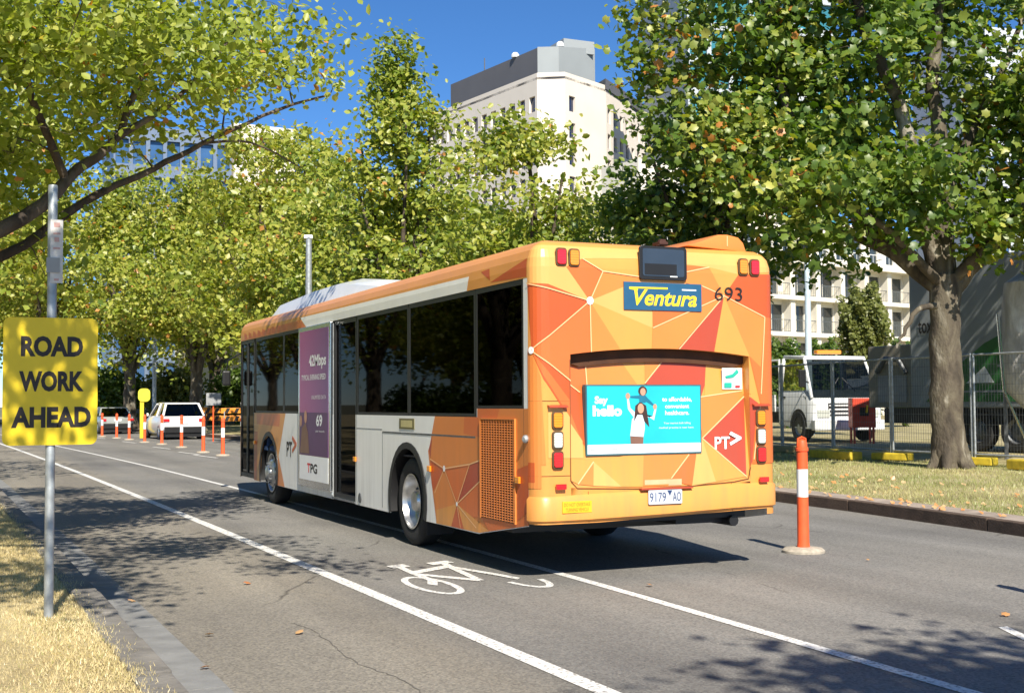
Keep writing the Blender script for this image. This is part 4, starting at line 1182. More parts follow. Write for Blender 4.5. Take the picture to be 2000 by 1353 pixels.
# roof equipment
mb = MB()
sec = [(5.2, .26, 2.97), (5.45, .30, 3.10), (7.2, .32, 3.29), (8.6, .33, 3.30), (10.7, .32, 3.24), (11.15, .30, 3.10), (11.25, .28, 2.97)]
rows = []
for y, ins, z in sec: rows.append([(ins, y, 2.955), (ins + .10, y, z - .08), (ins + .42, y, z), (BW - ins - .42, y, z), (BW - ins - .10, y, z - .08), (BW - ins, y, 2.955)])
for a, b in zip(rows[:-1], rows[1:]):
    for k in range(5): mb.quad(a[k], b[k], b[k + 1], a[k + 1])
mb.poly(rows[0]); mb.poly(rows[-1][::-1])
mb.build('roof_air_conditioner', M['white'], bus, smooth=40, merge=.0005)
mb = MB()
o = [(1.62, 2.965), (1.80, 3.02), (1.98, 3.085), (2.08, 3.09), (2.20, 3.07), (2.255, 3.02), (2.29, 2.93)]
mb.prism([(a, .16, b) for a, b in o], (0, 1.2, 0)); mb.build('roof_fairing', LIV['orange'], bus, bevel=.02, smooth=40)
MB().box((2.065, .1555, 2.98), (2.075, .1590, 3.075)).build('fairing_line', M['livery_line'], bus)
#@@THINGS
# ------------------------------------------------------------------ street furniture
CX, CY = -4.535, -9.576
RV = Vector((math.cos(YAW), -math.sin(YAW), 0)); DV = Vector((math.sin(YAW), math.cos(YAW), 0))
def W(lat, dep, z=0):
    """plan position given metres to the right of, and ahead along, the street view axis"""
    return Vector((CX, CY, 0)) + RV * lat + DV * dep + Vector((0, 0, z))

# road work sign
sg = thing('road_sign', 'yellow road work sign on a galvanised post at the left kerb', 'sign', (-3.91, -.6, .11))
MB().lathe([(.031, -.2), (.031, 2.91), (.029, 2.92), (0, 2.92)], (-3.91, -.6, .11), n=16).build('post', M['steel'], sg, smooth=40)
x0, x1, z0, z1 = -4.215, -3.613, 1.266, 2.123
o = rrect(x1 - x0, z1 - z0, .045)
bd = MB().prism([((x0 + x1) / 2 + a, -.636, (z0 + z1) / 2 + b) for a, b in o], (0, -.004, 0)).build('sign_board', [M['sign_yellow']], sg)
for s, u0, u1, v0, v1 in (('ROAD', .184, .84, .145, .308), ('WORK', .168, .85, .419, .581), ('AHEAD', .092, .931, .70, .863)):
    text(s, 'lettering', bd, M['letter_black'], (x0 + (x1 - x0) * u0, -.6415, z1 - (z1 - z0) * v1), (1, 0, 0), (0, 0, 1), (x1 - x0) * (u1 - u0), (z1 - z0) * (v1 - v0), bold=.045)
for z in (1.45, 1.95):
    MB().box((-3.96, -.6355, z), (-3.86, -.56, z + .03)).build('bracket', M['steel'], bd)
pl = MB().box((-3.925, -.636, 2.36), (-3.845, -.632, 2.79)).build('parking_plate', paint('plate_faded', (.62, .60, .58), .6, var=.2, scale=12), sg, bevel=.001)
PINK = paint('faded_red_print', (.55, .33, .30), .6)
mb = MB()
for k, (w, h) in enumerate(((.04, .03), (.045, .012), (.03, .03), (.045, .012))): mb.box((-3.885 - w / 2, -.6375, 2.74 - k * .05), (-3.885 + w / 2, -.6365, 2.74 - k * .05 + h))
mb.box((-3.90, -.6375, 2.375), (-3.87, -.6365, 2.39)); tag(mb.build('faded_print', PINK, pl), kind='stuff')
MB().box((-3.95, -.645, 2.43), (-3.865, -.638, 2.53)).build('grey_patch', M['grey'], pl)

# orange delineator posts
def make_post():
    p = thing('delineator_post', 'x', 'bollard', (0, 0, 0), 'orange delineator posts along the closed lane')
    MB().lathe([(.215, 0), (.215, .022), (.19, .045), (.10, .055), (0, .055)], (0, 0, 0), n=20).build('base', M['base_rubber'], p, smooth=40, bevel=None)
    MB().lathe([(.066, .05), (.060, .10), (.057, .56), (.0568, .5601)], (0, 0, 0), n=18, close=True).build('tube', M['orange_post'], p, smooth=50)
    MB().lathe([(.0575, .56), (.0575, .84)], (0, 0, 0), n=18, close=True).build('reflective_band', M['reflective'], p, smooth=50)
    top = MB().lathe([(.057, .84), (.056, 1.02), (.066, 1.025), (.066, 1.055), (.056, 1.06), (.054, 1.10), (.045, 1.13), (.02, 1.145), (0, 1.147)], (0, 0, 0), n=18).build('cap', M['orange_post'], p, smooth=40)
    MB().tube([(-.05, 0, 1.07), (-.045, 0, 1.15), (0, 0, 1.165), (.045, 0, 1.15), (.05, 0, 1.07)], .012, 6).build('handle', M['orange_post'], top, smooth=60)
    return p
post0 = make_post()
POSTS = [(3.39, .82, 'nearest orange and white post standing on the asphalt just right of the bus'), (3.16, -3.02, 'orange post at the right edge of the picture, base barely in view'),
         (3.00, 28.36, 'far orange post nearest the front of the bus'), (2.93, 31.16, 'second far orange post counted from the bus front'), (3.13, 36.5, 'third far orange post from the bus, before the white car'),
         (3.06, 40.6, 'fourth far orange post from the bus, before the white car left side'), (2.85, 43.8, 'fifth far orange post from the bus, in the gap between the two cars'), (2.80, 48.3, 'sixth far orange post from the bus, before the silver car'),
         (2.63, 51.4, 'seventh far orange post from the bus, before the silver car'), (2.34, 54.8, 'farthest orange post, beside the yellow road sign edge')]
for i, (x, y, lab) in enumerate(POSTS):
    p = post0 if i == 0 else copy_tree(post0)
    p.location = (x, y, .001); p['label'] = lab; p.rotation_euler[2] = .7 * i

# ------------------------------------------------------------------ cars
def loft_body(mb, secs, mi=0):
    for a, b in zip(secs[:-1], secs[1:]):
        n = len(a)
        for k in range(n - 1): mb.quad(a[k], b[k], b[k + 1], a[k + 1], mi)
    mb.poly(secs[0], mi); mb.poly(secs[-1][::-1], mi)
def make_car(label, body_m, loc, rot, suv=True, group='cars queued beyond the posts'):
    """car built facing +Y with its rear bumper at y=0"""
    c = thing('parked_car', label, 'car', (0, 0, 0), group)
    Lc, hw = (4.75, .97) if suv else (4.5, .90)
    belt, top = (1.06, 1.66) if suv else (.95, 1.46)
    def sec(y, w, zb, zt): return [(-w * .9, y, zb), (-w, y, zb + .18), (-w, y, zt - .16), (-w * .94, y, zt), (w * .94, y, zt), (w, y, zt - .16), (w, y, zb + .18), (w * .9, y, zb)]
    mb = MB()
    loft_body(mb, [sec(.02, hw * .86, .42, belt - .12), sec(.10, hw * .95, .36, belt - .02), sec(.5, hw, .28, belt), sec(2.4, hw, .26, belt - .01), sec(3.3, hw, .26, belt - .06), sec(4.2, hw * .95, .28, belt - .2), sec(Lc - .1, hw * .85, .34, belt - .32), sec(Lc, hw * .76, .40, belt - .42)])
    body = mb.build('body', body_m, c, smooth=38, merge=.0005)
    # roof and pillars
    yb, yr, yf, yw = (.12, .55, 2.35, 3.25) if suv else (.55, 1.25, 2.45, 3.35)
    tw, bw = hw * .74, hw * .93
    def gs(y, w, z): return [(-w, y, z), (w, y, z)]
    rf = MB()
    rf.prism([(-tw, yr - .12, top - .03), (tw, yr - .12, top - .03), (tw, yr + .3, top), (tw, yf - .3, top), (tw * .98, yf, top - .05), (-tw * .98, yf, top - .05), (-tw, yf - .3, top), (-tw, yr + .3, top)], (0, 0, -.05))
    for s in (-1, 1):
        for (ya_, za), (yb_, zb_), wd in (((yb + .04, belt - .02), (yr - .1, top - .05), .06), ((yw, belt - .06), (yf, top - .06), .04), ((yr + 1.0, belt - .02), (yr + .95, top - .05), .05)):
            rf.tube([(s * bw, ya_, za), (s * tw, yb_, zb_)], wd, 6)
    rf.build('roof', body_m, c, bevel=.015, smooth=40)
    # glass
    g = MB(); t2 = tw * .97; b2 = bw * .97
    g.poly([(-b2, yb, belt - .02), (b2, yb, belt - .02), (t2, yr - .1, top - .05), (-t2, yr - .1, top - .05)]); g.build('rear_window', M['car_glass'], c)
    g = MB(); g.poly([(b2, yw, belt - .06), (-b2, yw, belt - .06), (-t2, yf, top - .06), (t2, yf, top - .06)]); g.build('windscreen', M['car_glass'], c)
    for s in (-1, 1):
        g = MB(); q = [(s * b2, yb + .05, belt - .02), (s * b2, yw - .05, belt - .06), (s * t2, yf - .04, top - .06), (s * t2, yr - .06, top - .05)]; g.poly(q if s > 0 else q[::-1]); g.build('side_window', M['car_glass'], c)
        l = MB().box((s * hw * .80 - .13, -.02, belt - .26), (s * hw * .80 + .13, .12, belt - .12)); l.build('tail_lamp', M['lens_red'], c, bevel=.02)
        MB().box((s * (hw + .02) - .08 if s < 0 else hw + .0, 2.95, belt - .02), (s * (hw + .02) if s < 0 else hw + .16, 3.08, belt + .12)).build('wing_mirror', body_m, c, bevel=.02)
        for y in (.85, Lc - .95):
            w = MB().lathe([(.20, -.2), (.31, -.2), (.335, -.17), (.335, -.03), (.31, 0), (.22, .0), (.21, -.02)], (s * (hw - .0), y, .335), (s, 0, 0), 22, close=True).build('wheel', M['rubber'], c, smooth=40)
            MB().lathe([(.215, -.01), (.20, -.03), (.07, -.01), (0, -.005)], (s * hw, y, .335), (s, 0, 0), 16, close=True).build('rim', M['alu'], w)
    bm_ = MB().box((-hw * .9, -.04, .30), (hw * .9, .10, .58)); bm_.build('bumper', M['black'], c, bevel=.03)
    MB().box((-.19, -.012, .70), (.19, .03, .82)).build('number_plate', M['letter_white'], c)
    MB().box((-hw * .84, .03, .12), (hw * .84, Lc - .2, .30)).build('underbody', M['black'], c)
    c.location = loc; c.rotation_euler[2] = rot
    return c
make_car('white SUV seen from behind beyond the orange posts', paint('car_white', (.80, .80, .80), .25, var=.03, coat=.6), (5.05, 47.3, 0), R(3))
make_car('silver grey car ahead of the white SUV, partly behind the posts', paint('car_silver', (.38, .40, .38), .3, .3, var=.05, coat=.6), (3.75, 60.5, 0), R(4), suv=False)
make_car('dark grey car under the far trees, left of the silver car', paint('car_dark', (.05, .055, .06), .3, .2, coat=.6), (1.0, 72, 0), R(7), suv=False)

# orange barrier boards behind the cars
ORB = paint('barrier_orange', (.80, .28, .02), .5, var=.2, scale=5)
def barrier(loc, ang, label):
    b = thing('barrier', label, 'barrier', loc, 'orange barriers behind the cars')
    ux = Vector((math.cos(ang), math.sin(ang), 0)); c = Vector(loc)
    for z in (.62, .98):
        mb = MB().obox(c, ux, 1.0, .04, z + loc[2], z + .24 + loc[2], 0)
        brd_ = mb.build('board', ORB, b, bevel=.01)
        s = MB()
        for k in range(5):
            a = c + ux * (-.85 + k * .42) - Vector((-ux.y, ux.x, 0)) * .0425
            s.poly([(a + ux * .0) + Vector((0, 0, z + .01)), (a + ux * .16) + Vector((0, 0, z + .01)), (a + ux * .26) + Vector((0, 0, z + .23)), (a + ux * .10) + Vector((0, 0, z + .23))])
        tag(s.build('stripe', M['black'], brd_), kind='stuff')
    for s in (-.85, .85):
        a = c + ux * s; nrm = Vector((-ux.y, ux.x, 0))
        MB().tube([a + nrm * .3, a + Vector((0, 0, 1.2)), a - nrm * .3], .025, 6).build('leg', M['steel_dark'], b)
for i, (x, y, lab) in enumerate(((7.55, 51.2, 'orange barrier behind the right end of the white SUV'), (7.75, 47.6, 'orange barrier closest to the front of the bus, right of the white SUV'), (7.0, 57.5, 'orange barrier in the gap left of the white SUV'))):
    barrier((x, y, .17 if i < 2 else .20), R(-12), lab)
ys = thing('road_sign', 'yellow sign with rounded top between the silver car and the white SUV', 'sign', (3.75, 51.0, 0))
MB().box((3.62, 50.97, 0), (3.80, 51.03, 1.75)).build('post', paint('yellow_post', (.75, .55, .03), .5), ys, bevel=.01)
MB().prism([(3.80 + a, 50.95, 2.02 + b) for a, b in rrect(.55, .62, .2)], (0, -.02, 0)).build('sign_board', paint('lime_yellow', (.72, .66, .05), .5), ys)
ws = thing('road_sign', 'small grey backed sign board behind the nearest far orange post', 'sign', (5.6, 43.5, 0))
MB().tube([(5.6, 43.5, 0), (5.6, 43.5, 1.9)], .03, 8).build('post', M['orange_post'], ws)
MB().prism([(5.6 + a, 43.45, 1.78 + b) for a, b in rrect(.62, .52, .04)], (0, -.02, 0)).build('sign_board', M['grey'], ws)

# street lamps
def lamp_post(loc, h, r, label, arm=None, head='flat'):
    t = thing('street_lamp', label, 'street lamp', loc, None); x, y, z = loc
    MB().lathe([(r * 1.25, 0), (r * 1.2, .5), (r, .7), (r * .7, h)], loc, n=14).build('pole', M['lamp_blue'] if head == 'flat' else M['steel'], t, smooth=40)
    if head == 'flat':
        mb = MB().prism([(x - .55, y - .25, z + h), (x + .55, y - .25, z + h - .12), (x + .55, y + .25, z + h - .12), (x - .55, y + .25, z + h)], (0, 0, .14)); mb.build('lamp_head', M['black'], t, bevel=.03)
    else:
        ax, ay, az = arm
        am = MB().tube([(x, y, z + h - .3), (x + ax * .5, y + ay * .5, z + h + az * .8), (x + ax, y + ay, z + h + az)], [.05, .04, .035], 8).build('arm', M['steel'], t, smooth=60)
        p = Vector((x + ax, y + ay, z + h + az)); d = Vector((ax, ay, 0)).normalized(); n = Vector((-d.y, d.x, 0))
        mb = MB().prism([p - n * .13, p + d * .75 - n * .10, p + d * .75 + n * .10, p + n * .13], (0, 0, .1)); mb.build('lamp_head', M['white'], t, bevel=.02)
    return t
M['lamp_blue'] = paint('pale_blue_grey_pole', (.50, .60, .66), .5, var=.15)
lamp_post(tuple(W(10.95, 46, .3)), 6.9, .14, 'pale blue grey lamp post with flat dark head behind the white truck')
lamp_post((4.9, 25.6, .0), 6.3, .12, 'grey steel lamp post rising behind the roof of the bus', (.12, .5, .1), 'arm')
lamp_post(tuple(W(-20.1, 70, .1)), 11.9, .12, 'tall grey lamp post left of the far trunk with a white horizontal head', tuple(RV * 1.0 + Vector((0, 0, .2))), 'arm')

# ------------------------------------------------------------------ works site on the right
FENCE = [(15.4, 20.6), (14.75, 18.3), (14.3, 15.9), (13.95, 13.5), (13.6, 11.15), (13.5, 8.75), (13.55, 6.35), (13.6, 3.95)]
YB = paint('fence_foot_yellow', (.62, .46, .03), .7, var=.3, scale=8); CB = paint('fence_foot_tan', (.38, .32, .16), .8, var=.3, scale=8)
FL_LAB = ['temporary mesh fence panel farthest back, beside the bus', 'temporary mesh fence panel second from the bus', 'temporary mesh fence panel before the white truck', 'temporary mesh fence panel before the red box', 'temporary mesh fence panel left of the large tree trunk', 'temporary mesh fence panel right of the large tree trunk', 'temporary mesh fence panel at the right edge of the picture']
for i, ((xa, ya_), (xb, yb)) in enumerate(zip(FENCE[:-1], FENCE[1:])):
    a, b = Vector((xa, ya_, .29)), Vector((xb, yb, .29)); u = (b - a).normalized()
    a = a + u * .04; b = b - u * .04; up = Vector((0, 0, 1))
    f = thing('temporary_fence', FL_LAB[i], 'fence', tuple((a + b) / 2), 'temporary fence panels round the works')
    for p in (a, b): MB().tube([p + up * .08, p + up * 2.15], .024, 8).build('post', M['steel'], f, smooth=60)
    for z in (.2, 2.12): MB().tube([a + up * z, b + up * z], .02, 8).build('rail', M['steel'], f, smooth=60)
    mb = MB(); L = (b - a).length
    for k in range(1, 32): mb.tube([a + u * (L * k / 32) + up * .2, a + u * (L * k / 32) + up * 2.12], .0035, 3, cap=False)
    for k in range(1, 10): mb.tube([a + up * (.2 + 1.92 * k / 10), b + up * (.2 + 1.92 * k / 10)], .0035, 3, cap=False)
    tag(mb.build('wire_mesh', M['steel_dark'], f), kind='stuff')
FOOT_LAB = ['block farthest back beside the bus', 'block second from the bus', 'block before the white truck', 'block before the red box', 'block left of the big trunk', 'block hidden by the big trunk', 'block right of the big trunk, sunlit', 'block at the right edge']
for i, (x, y) in enumerate(FENCE):
    m = YB if i >= 3 else CB
    nm = Vector((-.95, -.3, 0)).normalized()
    ft = MB().obox((x, y, 0), (-nm.y, nm.x), .42 if i > 2 else .36, .15, .29, .44); o = ft.build('fence_foot', m, None, bevel=.025)
    tag(o, ('yellow ' if i >= 3 else 'tan ') + 'fence foot ' + FOOT_LAB[i], 'fence foot', 'fence feet round the works')
for i, (x, y, lab) in enumerate(((13.1, 12.4, 'long yellow kerb block on the grass left of the big trunk'), (13.1, 6.9, 'short yellow kerb block on the grass right of the big trunk'))):
    o = MB().obox((x, y, 0), (.1, 1), .8 if i == 0 else .55, .16, .28, .46).build('kerb_block', YB, None, bevel=.03); tag(o, lab, 'block', 'yellow blocks on the grass')

# red equipment box on a stand
rb = thing('equipment_box', 'red metal equipment box on a stand behind the mesh fence', 'equipment box', tuple(W(10.25, 36.6, .3)))
RB = paint('equipment_red', (.62, .06, .025), .5, var=.2, scale=6)
c = W(10.25, 36.6, 0)
bx = MB().obox(c, RV, .34, .25, .76, 1.62).build('cabinet', RB, rb, bevel=.02)
MB().obox(c - DV * .255, RV, .13, .012, 1.1, 1.35).build('control_panel', M['black'], bx)
MB().tube([c - DV * .3 + RV * .05 + Vector((0, 0, 1.2)), c - DV * .4 + RV * .05 + Vector((0, 0, 1.4))], .03, 8).build('handle', M['sign_yellow'], bx)
for a_, b_ in ((-.28, -.18), (.28, -.18), (-.28, .18), (.28, .18)):
    p = c + RV * a_ + DV * b_; MB().tube([(p.x, p.y, .29), (p.x, p.y, .77)], .035, 6).build('leg', RB, rb)

# white light truck facing this way
tr = thing('truck', 'white cab truck facing the camera behind the temporary fence', 'truck', (20.2, 20.6, .3))
TX, TY, G0 = 20.2, 20.6, .3
def tsec(y, w, z0, z1, r=.1): return [(TX - w, y, G0 + z0), (TX - w, y, G0 + z1 - r), (TX - w + r * .6, y, G0 + z1), (TX + w - r * .6, y, G0 + z1), (TX + w, y, G0 + z1 - r), (TX + w, y, G0 + z0)]
mb = MB(); loft_body(mb, [tsec(TY, .88, .38, 1.0), tsec(TY + .06, .95, .34, 1.08), tsec(TY + .3, .98, .34, 1.2), tsec(TY + .6, .98, .34, 1.32), tsec(TY + 1.85, .98, .42, 1.32)])
mb.f = [f[::-1] for f in mb.f]; TW = paint('truck_white', (.72, .74, .74), .35, var=.1, scale=4)
mb.build('cab_body', TW, tr, smooth=40, merge=.0005)
mb = MB().prism([(TX - .86, TY + .62, G0 + 2.18), (TX + .86, TY + .62, G0 + 2.18), (TX + .86, TY + 1.8, G0 + 2.24), (TX - .86, TY + 1.8, G0 + 2.24)], (0, 0, -.09))
for s in (-1, 1):
    mb.tube([(TX + s * .93, TY + .12, G0 + 1.10), (TX + s * .84, TY + .66, G0 + 2.14)], .045, 6); mb.tube([(TX + s * .95, TY + 1.78, G0 + 1.3), (TX + s * .85, TY + 1.76, G0 + 2.15)], .06, 6)
mb.build('cab_roof', TW, tr, bevel=.02, smooth=40)
MB().poly([(TX - .90, TY + .10, G0 + 1.12), (TX + .90, TY + .10, G0 + 1.12), (TX + .81, TY + .64, G0 + 2.12), (TX - .81, TY + .64, G0 + 2.12)]).build('windscreen', M['car_glass'], tr)
for s in (-1, 1):
    q = [(TX + s * .955, TY + .36, G0 + 1.31), (TX + s * .955, TY + 1.72, G0 + 1.31), (TX + s * .86, TY + 1.72, G0 + 2.1), (TX + s * .85, TY + .72, G0 + 2.1)]
    MB().poly(q).build('side_window', M['car_glass'], tr)
    mr = MB().tube([(TX + s * .95, TY + .25, G0 + 1.5), (TX + s * 1.18, TY + .15, G0 + 1.55)], .02, 6).build('mirror_arm', M['black'], tr); MB().box((TX + s * 1.18 - .09, TY + .1, G0 + 1.38), (TX + s * 1.18 + .09, TY + .16, G0 + 1.82)).build('mirror', M['black'], mr, bevel=.02)
    MB().box((TX + s * .68 - .17, TY - .03, G0 + .62), (TX + s * .68 + .17, TY + .06, G0 + .82)).build('headlight', M['lens_clear'], tr, bevel=.02)
    for y in (TY + .75, TY + 3.9):
        w = MB().lathe([(.2, -.24), (.36, -.24), (.385, -.2), (.385, -.04), (.36, 0), (.24, .0), (.22, -.04)], (TX + s * 1.0, y, G0 + .385), (s, 0, 0), 22, close=True).build('wheel', M['rubber'], tr, smooth=40)
        MB().lathe([(.235, -.02), (.2, -.06), (.1, -.02), (0, -.01)], (TX + s * 1.0, y, G0 + .385), (s, 0, 0), 16, close=True).build('rim', M['steel'], w)
gl = MB().box((TX - .55, TY - .012, G0 + .66), (TX + .55, TY + .02, G0 + .98)).build('grille', M['black'], tr)
for k in range(3): MB().box((TX - .53, TY - .03, G0 + .70 + k * .1), (TX + .53, TY - .013, G0 + .745 + k * .1)).build('slat', TW, gl)
for s in (-1, 1):
    dm = MB()
    for y0_, y1_, z0_, z1_ in ((.32, .335, .5, 1.3), (1.7, 1.715, .45, 1.3), (.335, 1.7, .5, .515)): dm.box((TX + s * .985 - .004, TY + y0_, G0 + z0_), (TX + s * .985 + .004, TY + y1_, G0 + z1_))
    tag(dm.build('door_seam', M['black'], tr), kind='stuff')
    MB().box((TX + s * .99 - .012, TY + 1.45, G0 + 1.12), (TX + s * .99 + .012, TY + 1.6, G0 + 1.16)).build('door_handle', M['black'], tr)
    wa = MB()
    for k in range(12):
        a0, a1 = R(180 * k / 12), R(180 * (k + 1) / 12); xx_ = TX + s * .985
        wa.quad((xx_, TY + .75 + .44 * math.cos(a0), G0 + .38 + .44 * math.sin(a0)), (xx_, TY + .75 + .44 * math.cos(a1), G0 + .38 + .44 * math.sin(a1)), (xx_, TY + .75 + .46 * math.cos(a1), G0 + .38 + .46 * math.sin(a1)), (xx_, TY + .75 + .46 * math.cos(a0), G0 + .38 + .46 * math.sin(a0)))
    wa.poly([(TX + s * .9835, TY + .75 + .44 * math.cos(R(180 * k / 12)), G0 + .38 + .44 * math.sin(R(180 * k / 12))) for k in range(13)])
    wa.build('wheel_arch', M['black'], tr)
for s in (-1, 1): MB().tube([(TX + s * .35, TY + .22, G0 + 1.27), (TX + s * .05, TY + .36, G0 + 1.62)], .012, 5).build('wiper', M['black'], tr)
MB().box((TX - .97, TY - .10, G0 + .30), (TX + .97, TY + .1, G0 + .56)).build('bumper', TW, tr, bevel=.03)
MB().box((TX - .26, TY - .115, G0 + .36), (TX + .26, TY - .102, G0 + .48)).build('number_plate', M['letter_white'], tr)
MB().box((TX - .35, TY + .9, G0 + 2.245), (TX + .35, TY + 1.1, G0 + 2.35)).build('beacon', M['lens_amber'], tr, bevel=.03)
mb = MB().box((TX - .4, TY + 1.8, G0 + .45), (TX + .4, TY + 5.6, G0 + .75)); mb.build('chassis', M['black'], tr)
mb = MB().box((TX - 1.02, TY + 2.0, G0 + .76), (TX + 1.02, TY + 5.7, G0 + .86))
for s in (-1, 1): mb.box((TX + s * 1.0 - .03, TY + 2.0, G0 + .861), (TX + s * 1.0 + .03, TY + 5.7, G0 + 1.2))
mb.build('tray', TW, tr)
mb = MB()
for s in (-1, 1):
    mb.tube([(TX + s * .9, TY + 1.95, G0 + .8), (TX + s * .9, TY + 1.95, G0 + 2.15)], .03, 6); mb.tube([(TX + s * .9, TY + 1.95, G0 + 2.12), (TX + s * .9, TY + 5.5, G0 + 2.12)], .03, 6); mb.tube([(TX + s * .9, TY + 5.5, G0 + .8), (TX + s * .9, TY + 5.5, G0 + 2.12)], .03, 6)
mb.build('ladder_rack', TW, tr)

tr.scale = (1.2, 1.2, 1.2); tr.rotation_euler[2] = R(-10)

# white and green box truck
gt = thing('truck', 'large white and green box truck behind the big plane tree', 'truck', (19.3, 10, .3))
GW = paint('box_white', (.30, .325, .33), .5, var=.12, scale=1.5); GG = paint('box_green', (.028, .15, .035), .45, var=.2, scale=2)
bxb = MB().box((18.1, 4.5, 1.35), (20.5, 15.55, 5.0)).build('cargo_box', GW, gt, bevel=.04)
gp = MB(); gp.poly([(18.09, 15.0, 1.5), (18.09, 4.6, 1.5), (18.09, 4.6, 3.4), (18.09, 11.6, 3.4), (18.09, 13.0, 2.9), (18.09, 14.2, 2.2)]); gp.build('green_panel', GG, bxb)
mb = MB(); mb.box((18.082, 4.6, 2.32), (18.086, 12.6, 2.37)); mb.box((18.082, 4.6, 1.72), (18.086, 14.4, 1.77)); mb.build('panel_rib', GW, bxb)
mb = MB().poly([(18.08, 13.6, 1.95), (18.08, 13.0, 2.35), (18.08, 12.7, 1.95)]); mb.build('logo_mark', M['letter_white'], bxb)
text('tox', 'lettering', bxb, M['letter_black'], (18.08, 15.22, 3.24), (0, -1, 0), (0, 0, 1), .5, .32, bold=.01)
MB().box((18.3, 4.7, .95), (20.3, 16.8, 1.34)).build('chassis', M['black'], gt)
for y in (5.6, 6.9, 12.2, 13.4):
    for X, s in ((18.2, -1), (20.4, 1)):
        w = MB().lathe([(.28, -.26), (.46, -.26), (.5, -.2), (.5, -.05), (.46, 0), (.3, .0), (.28, -.04)], (X, y, .80), (s, 0, 0), 24, close=True).build('wheel', M['rubber'], gt, smooth=40)
        MB().lathe([(.29, -.02), (.24, -.1), (.1, -.06), (0, -.05)], (X, y, .80), (s, 0, 0), 18, close=True).build('rim', M['steel_dark'], w)
un = MB().box((18.2, 15.6, 1.35), (20.3, 17.3, 3.0)).build('power_unit', paint('unit_cream', (.27, .25, .20), .6), gt, bevel=.04)
MB().box((18.185, 15.8, 1.5), (18.199, 16.9, 2.2)).build('access_panel', M['grey'], un)
MB().tube([(18.16, 15.8, 2.25), (18.1, 16.0, 2.6), (18.1, 16.5, 2.65), (18.16, 16.9, 2.3)], .07, 8).build('hose', M['steel_dark'], un)
mb = MB(); mb.tube([(18.0, 9.9, 3.25), (17.9, 7.6, 4.15)], .035, 6); mb.tube([(17.95, 9.9, 3.1), (17.85, 7.6, 4.0)], .025, 6); mb.build('stay_bar', M['steel_dark'], gt)

# dusty hopper on legs at the right edge
HC = W(11.0, 26.2, 0)
hp = thing('hopper', 'grey white splattered hopper on steel legs at the right edge', 'hopper', (HC.x, HC.y, .3))
HM = bark_mat('cement_splatter', [(.34, .32, .30), (.46, .45, .43), (.6, .59, .57), (.82, .82, .81)], 2.2)
MB().lathe([(.25, 1.35), (.62, 1.75), (.66, 2.4), (.64, 3.6), (.58, 4.0), (.2, 4.25), (.2, 4.6), (0, 4.6)], (HC.x, HC.y, 0), n=20).build('drum', HM, hp, smooth=45)
for a in (45, 135, 225, 315):
    p = HC + Vector((math.cos(R(a)), math.sin(R(a)), 0)) * .6
    MB().tube([(p.x, p.y, .29), (p.x, p.y, 2.0)], .045, 6).build('leg', M['steel_dark'], hp)
mb = MB().tube([HC + RV * -.35 + DV * -.7 + Vector((0, 0, .3)), HC + RV * -.9 + DV * -.6 + Vector((0, 0, 1.7)), HC + RV * -1.0 + DV * -.6 + Vector((0, 0, 3.3))], .03, 6); mb.build('delivery_pipe', M['alu'], hp)

# ------------------------------------------------------------------ buildings
def facade(mb, o, u, width, z0, z1, opens, depth=.3):
    """wall sheet with real openings and reveals; u runs along the wall, the outside is on u's right-hand side"""
    o = Vector((o[0], o[1], 0)); u = Vector((u[0], u[1], 0)).normalized(); n = Vector((u.y, -u.x, 0))
    us = sorted(set([0, width] + [v for q in opens for v in q[:2]])); zs = sorted(set([z0, z1] + [v for q in opens for v in q[2:]]))
    P = lambda a, z, d=0: tuple(o + u * a - n * d + Vector((0, 0, z)))
    for a, b in zip(us[:-1], us[1:]):
        for c, d in zip(zs[:-1], zs[1:]):
            am, zm = (a + b) / 2, (c + d) / 2
            if any(q[0] < am < q[1] and q[2] < zm < q[3] for q in opens): continue
            mb.quad(P(a, c), P(b, c), P(b, d), P(a, d))
    for a, b, c, d in opens:
        mb.quad(P(a, c), P(a, c, depth), P(b, c, depth), P(b, c)); mb.quad(P(a, d), P(b, d), P(b, d, depth), P(a, d, depth))
        mb.quad(P(a, c), P(a, d), P(a, d, depth), P(a, c, depth)); mb.quad(P(b, c), P(b, c, depth), P(b, d, depth), P(b, d))
    return P
def panes(parent, P, opens, m, depth=.3, frame=None, name='window'):
    for a, b, c, d in opens:
        w = MB().quad(P(a, c, depth - .02), P(b, c, depth - .02), P(b, d, depth - .02), P(a, d, depth - .02)).build(name, m, parent)
        if frame:
            t = .06; f = MB(); e = depth - .06
            f.quad(P(a, c, e), P(b, c, e), P(b, c + t, e), P(a, c + t, e)); f.quad(P(a, d - t, e), P(b, d - t, e), P(b, d, e), P(a, d, e))
            f.quad(P((a + b) / 2 - t / 2, c + t, e), P((a + b) / 2 + t / 2, c + t, e), P((a + b) / 2 + t / 2, d - t, e), P((a + b) / 2 - t / 2, d - t, e))
            f.build('frame', frame, w)
WG = paint('office_glass', (.018, .03, .075), .1, var=.3, scale=.3, spec=.8); CRM = paint('cream_render', (.74, .67, .58), .85, var=.06, scale=.3); SCR = paint('plant_screen_grey', (.12, .12, .13), .7, var=.1, scale=.2); SCR2 = paint('plant_screen_light', (.30, .33, .34), .7, var=.08, scale=.2)
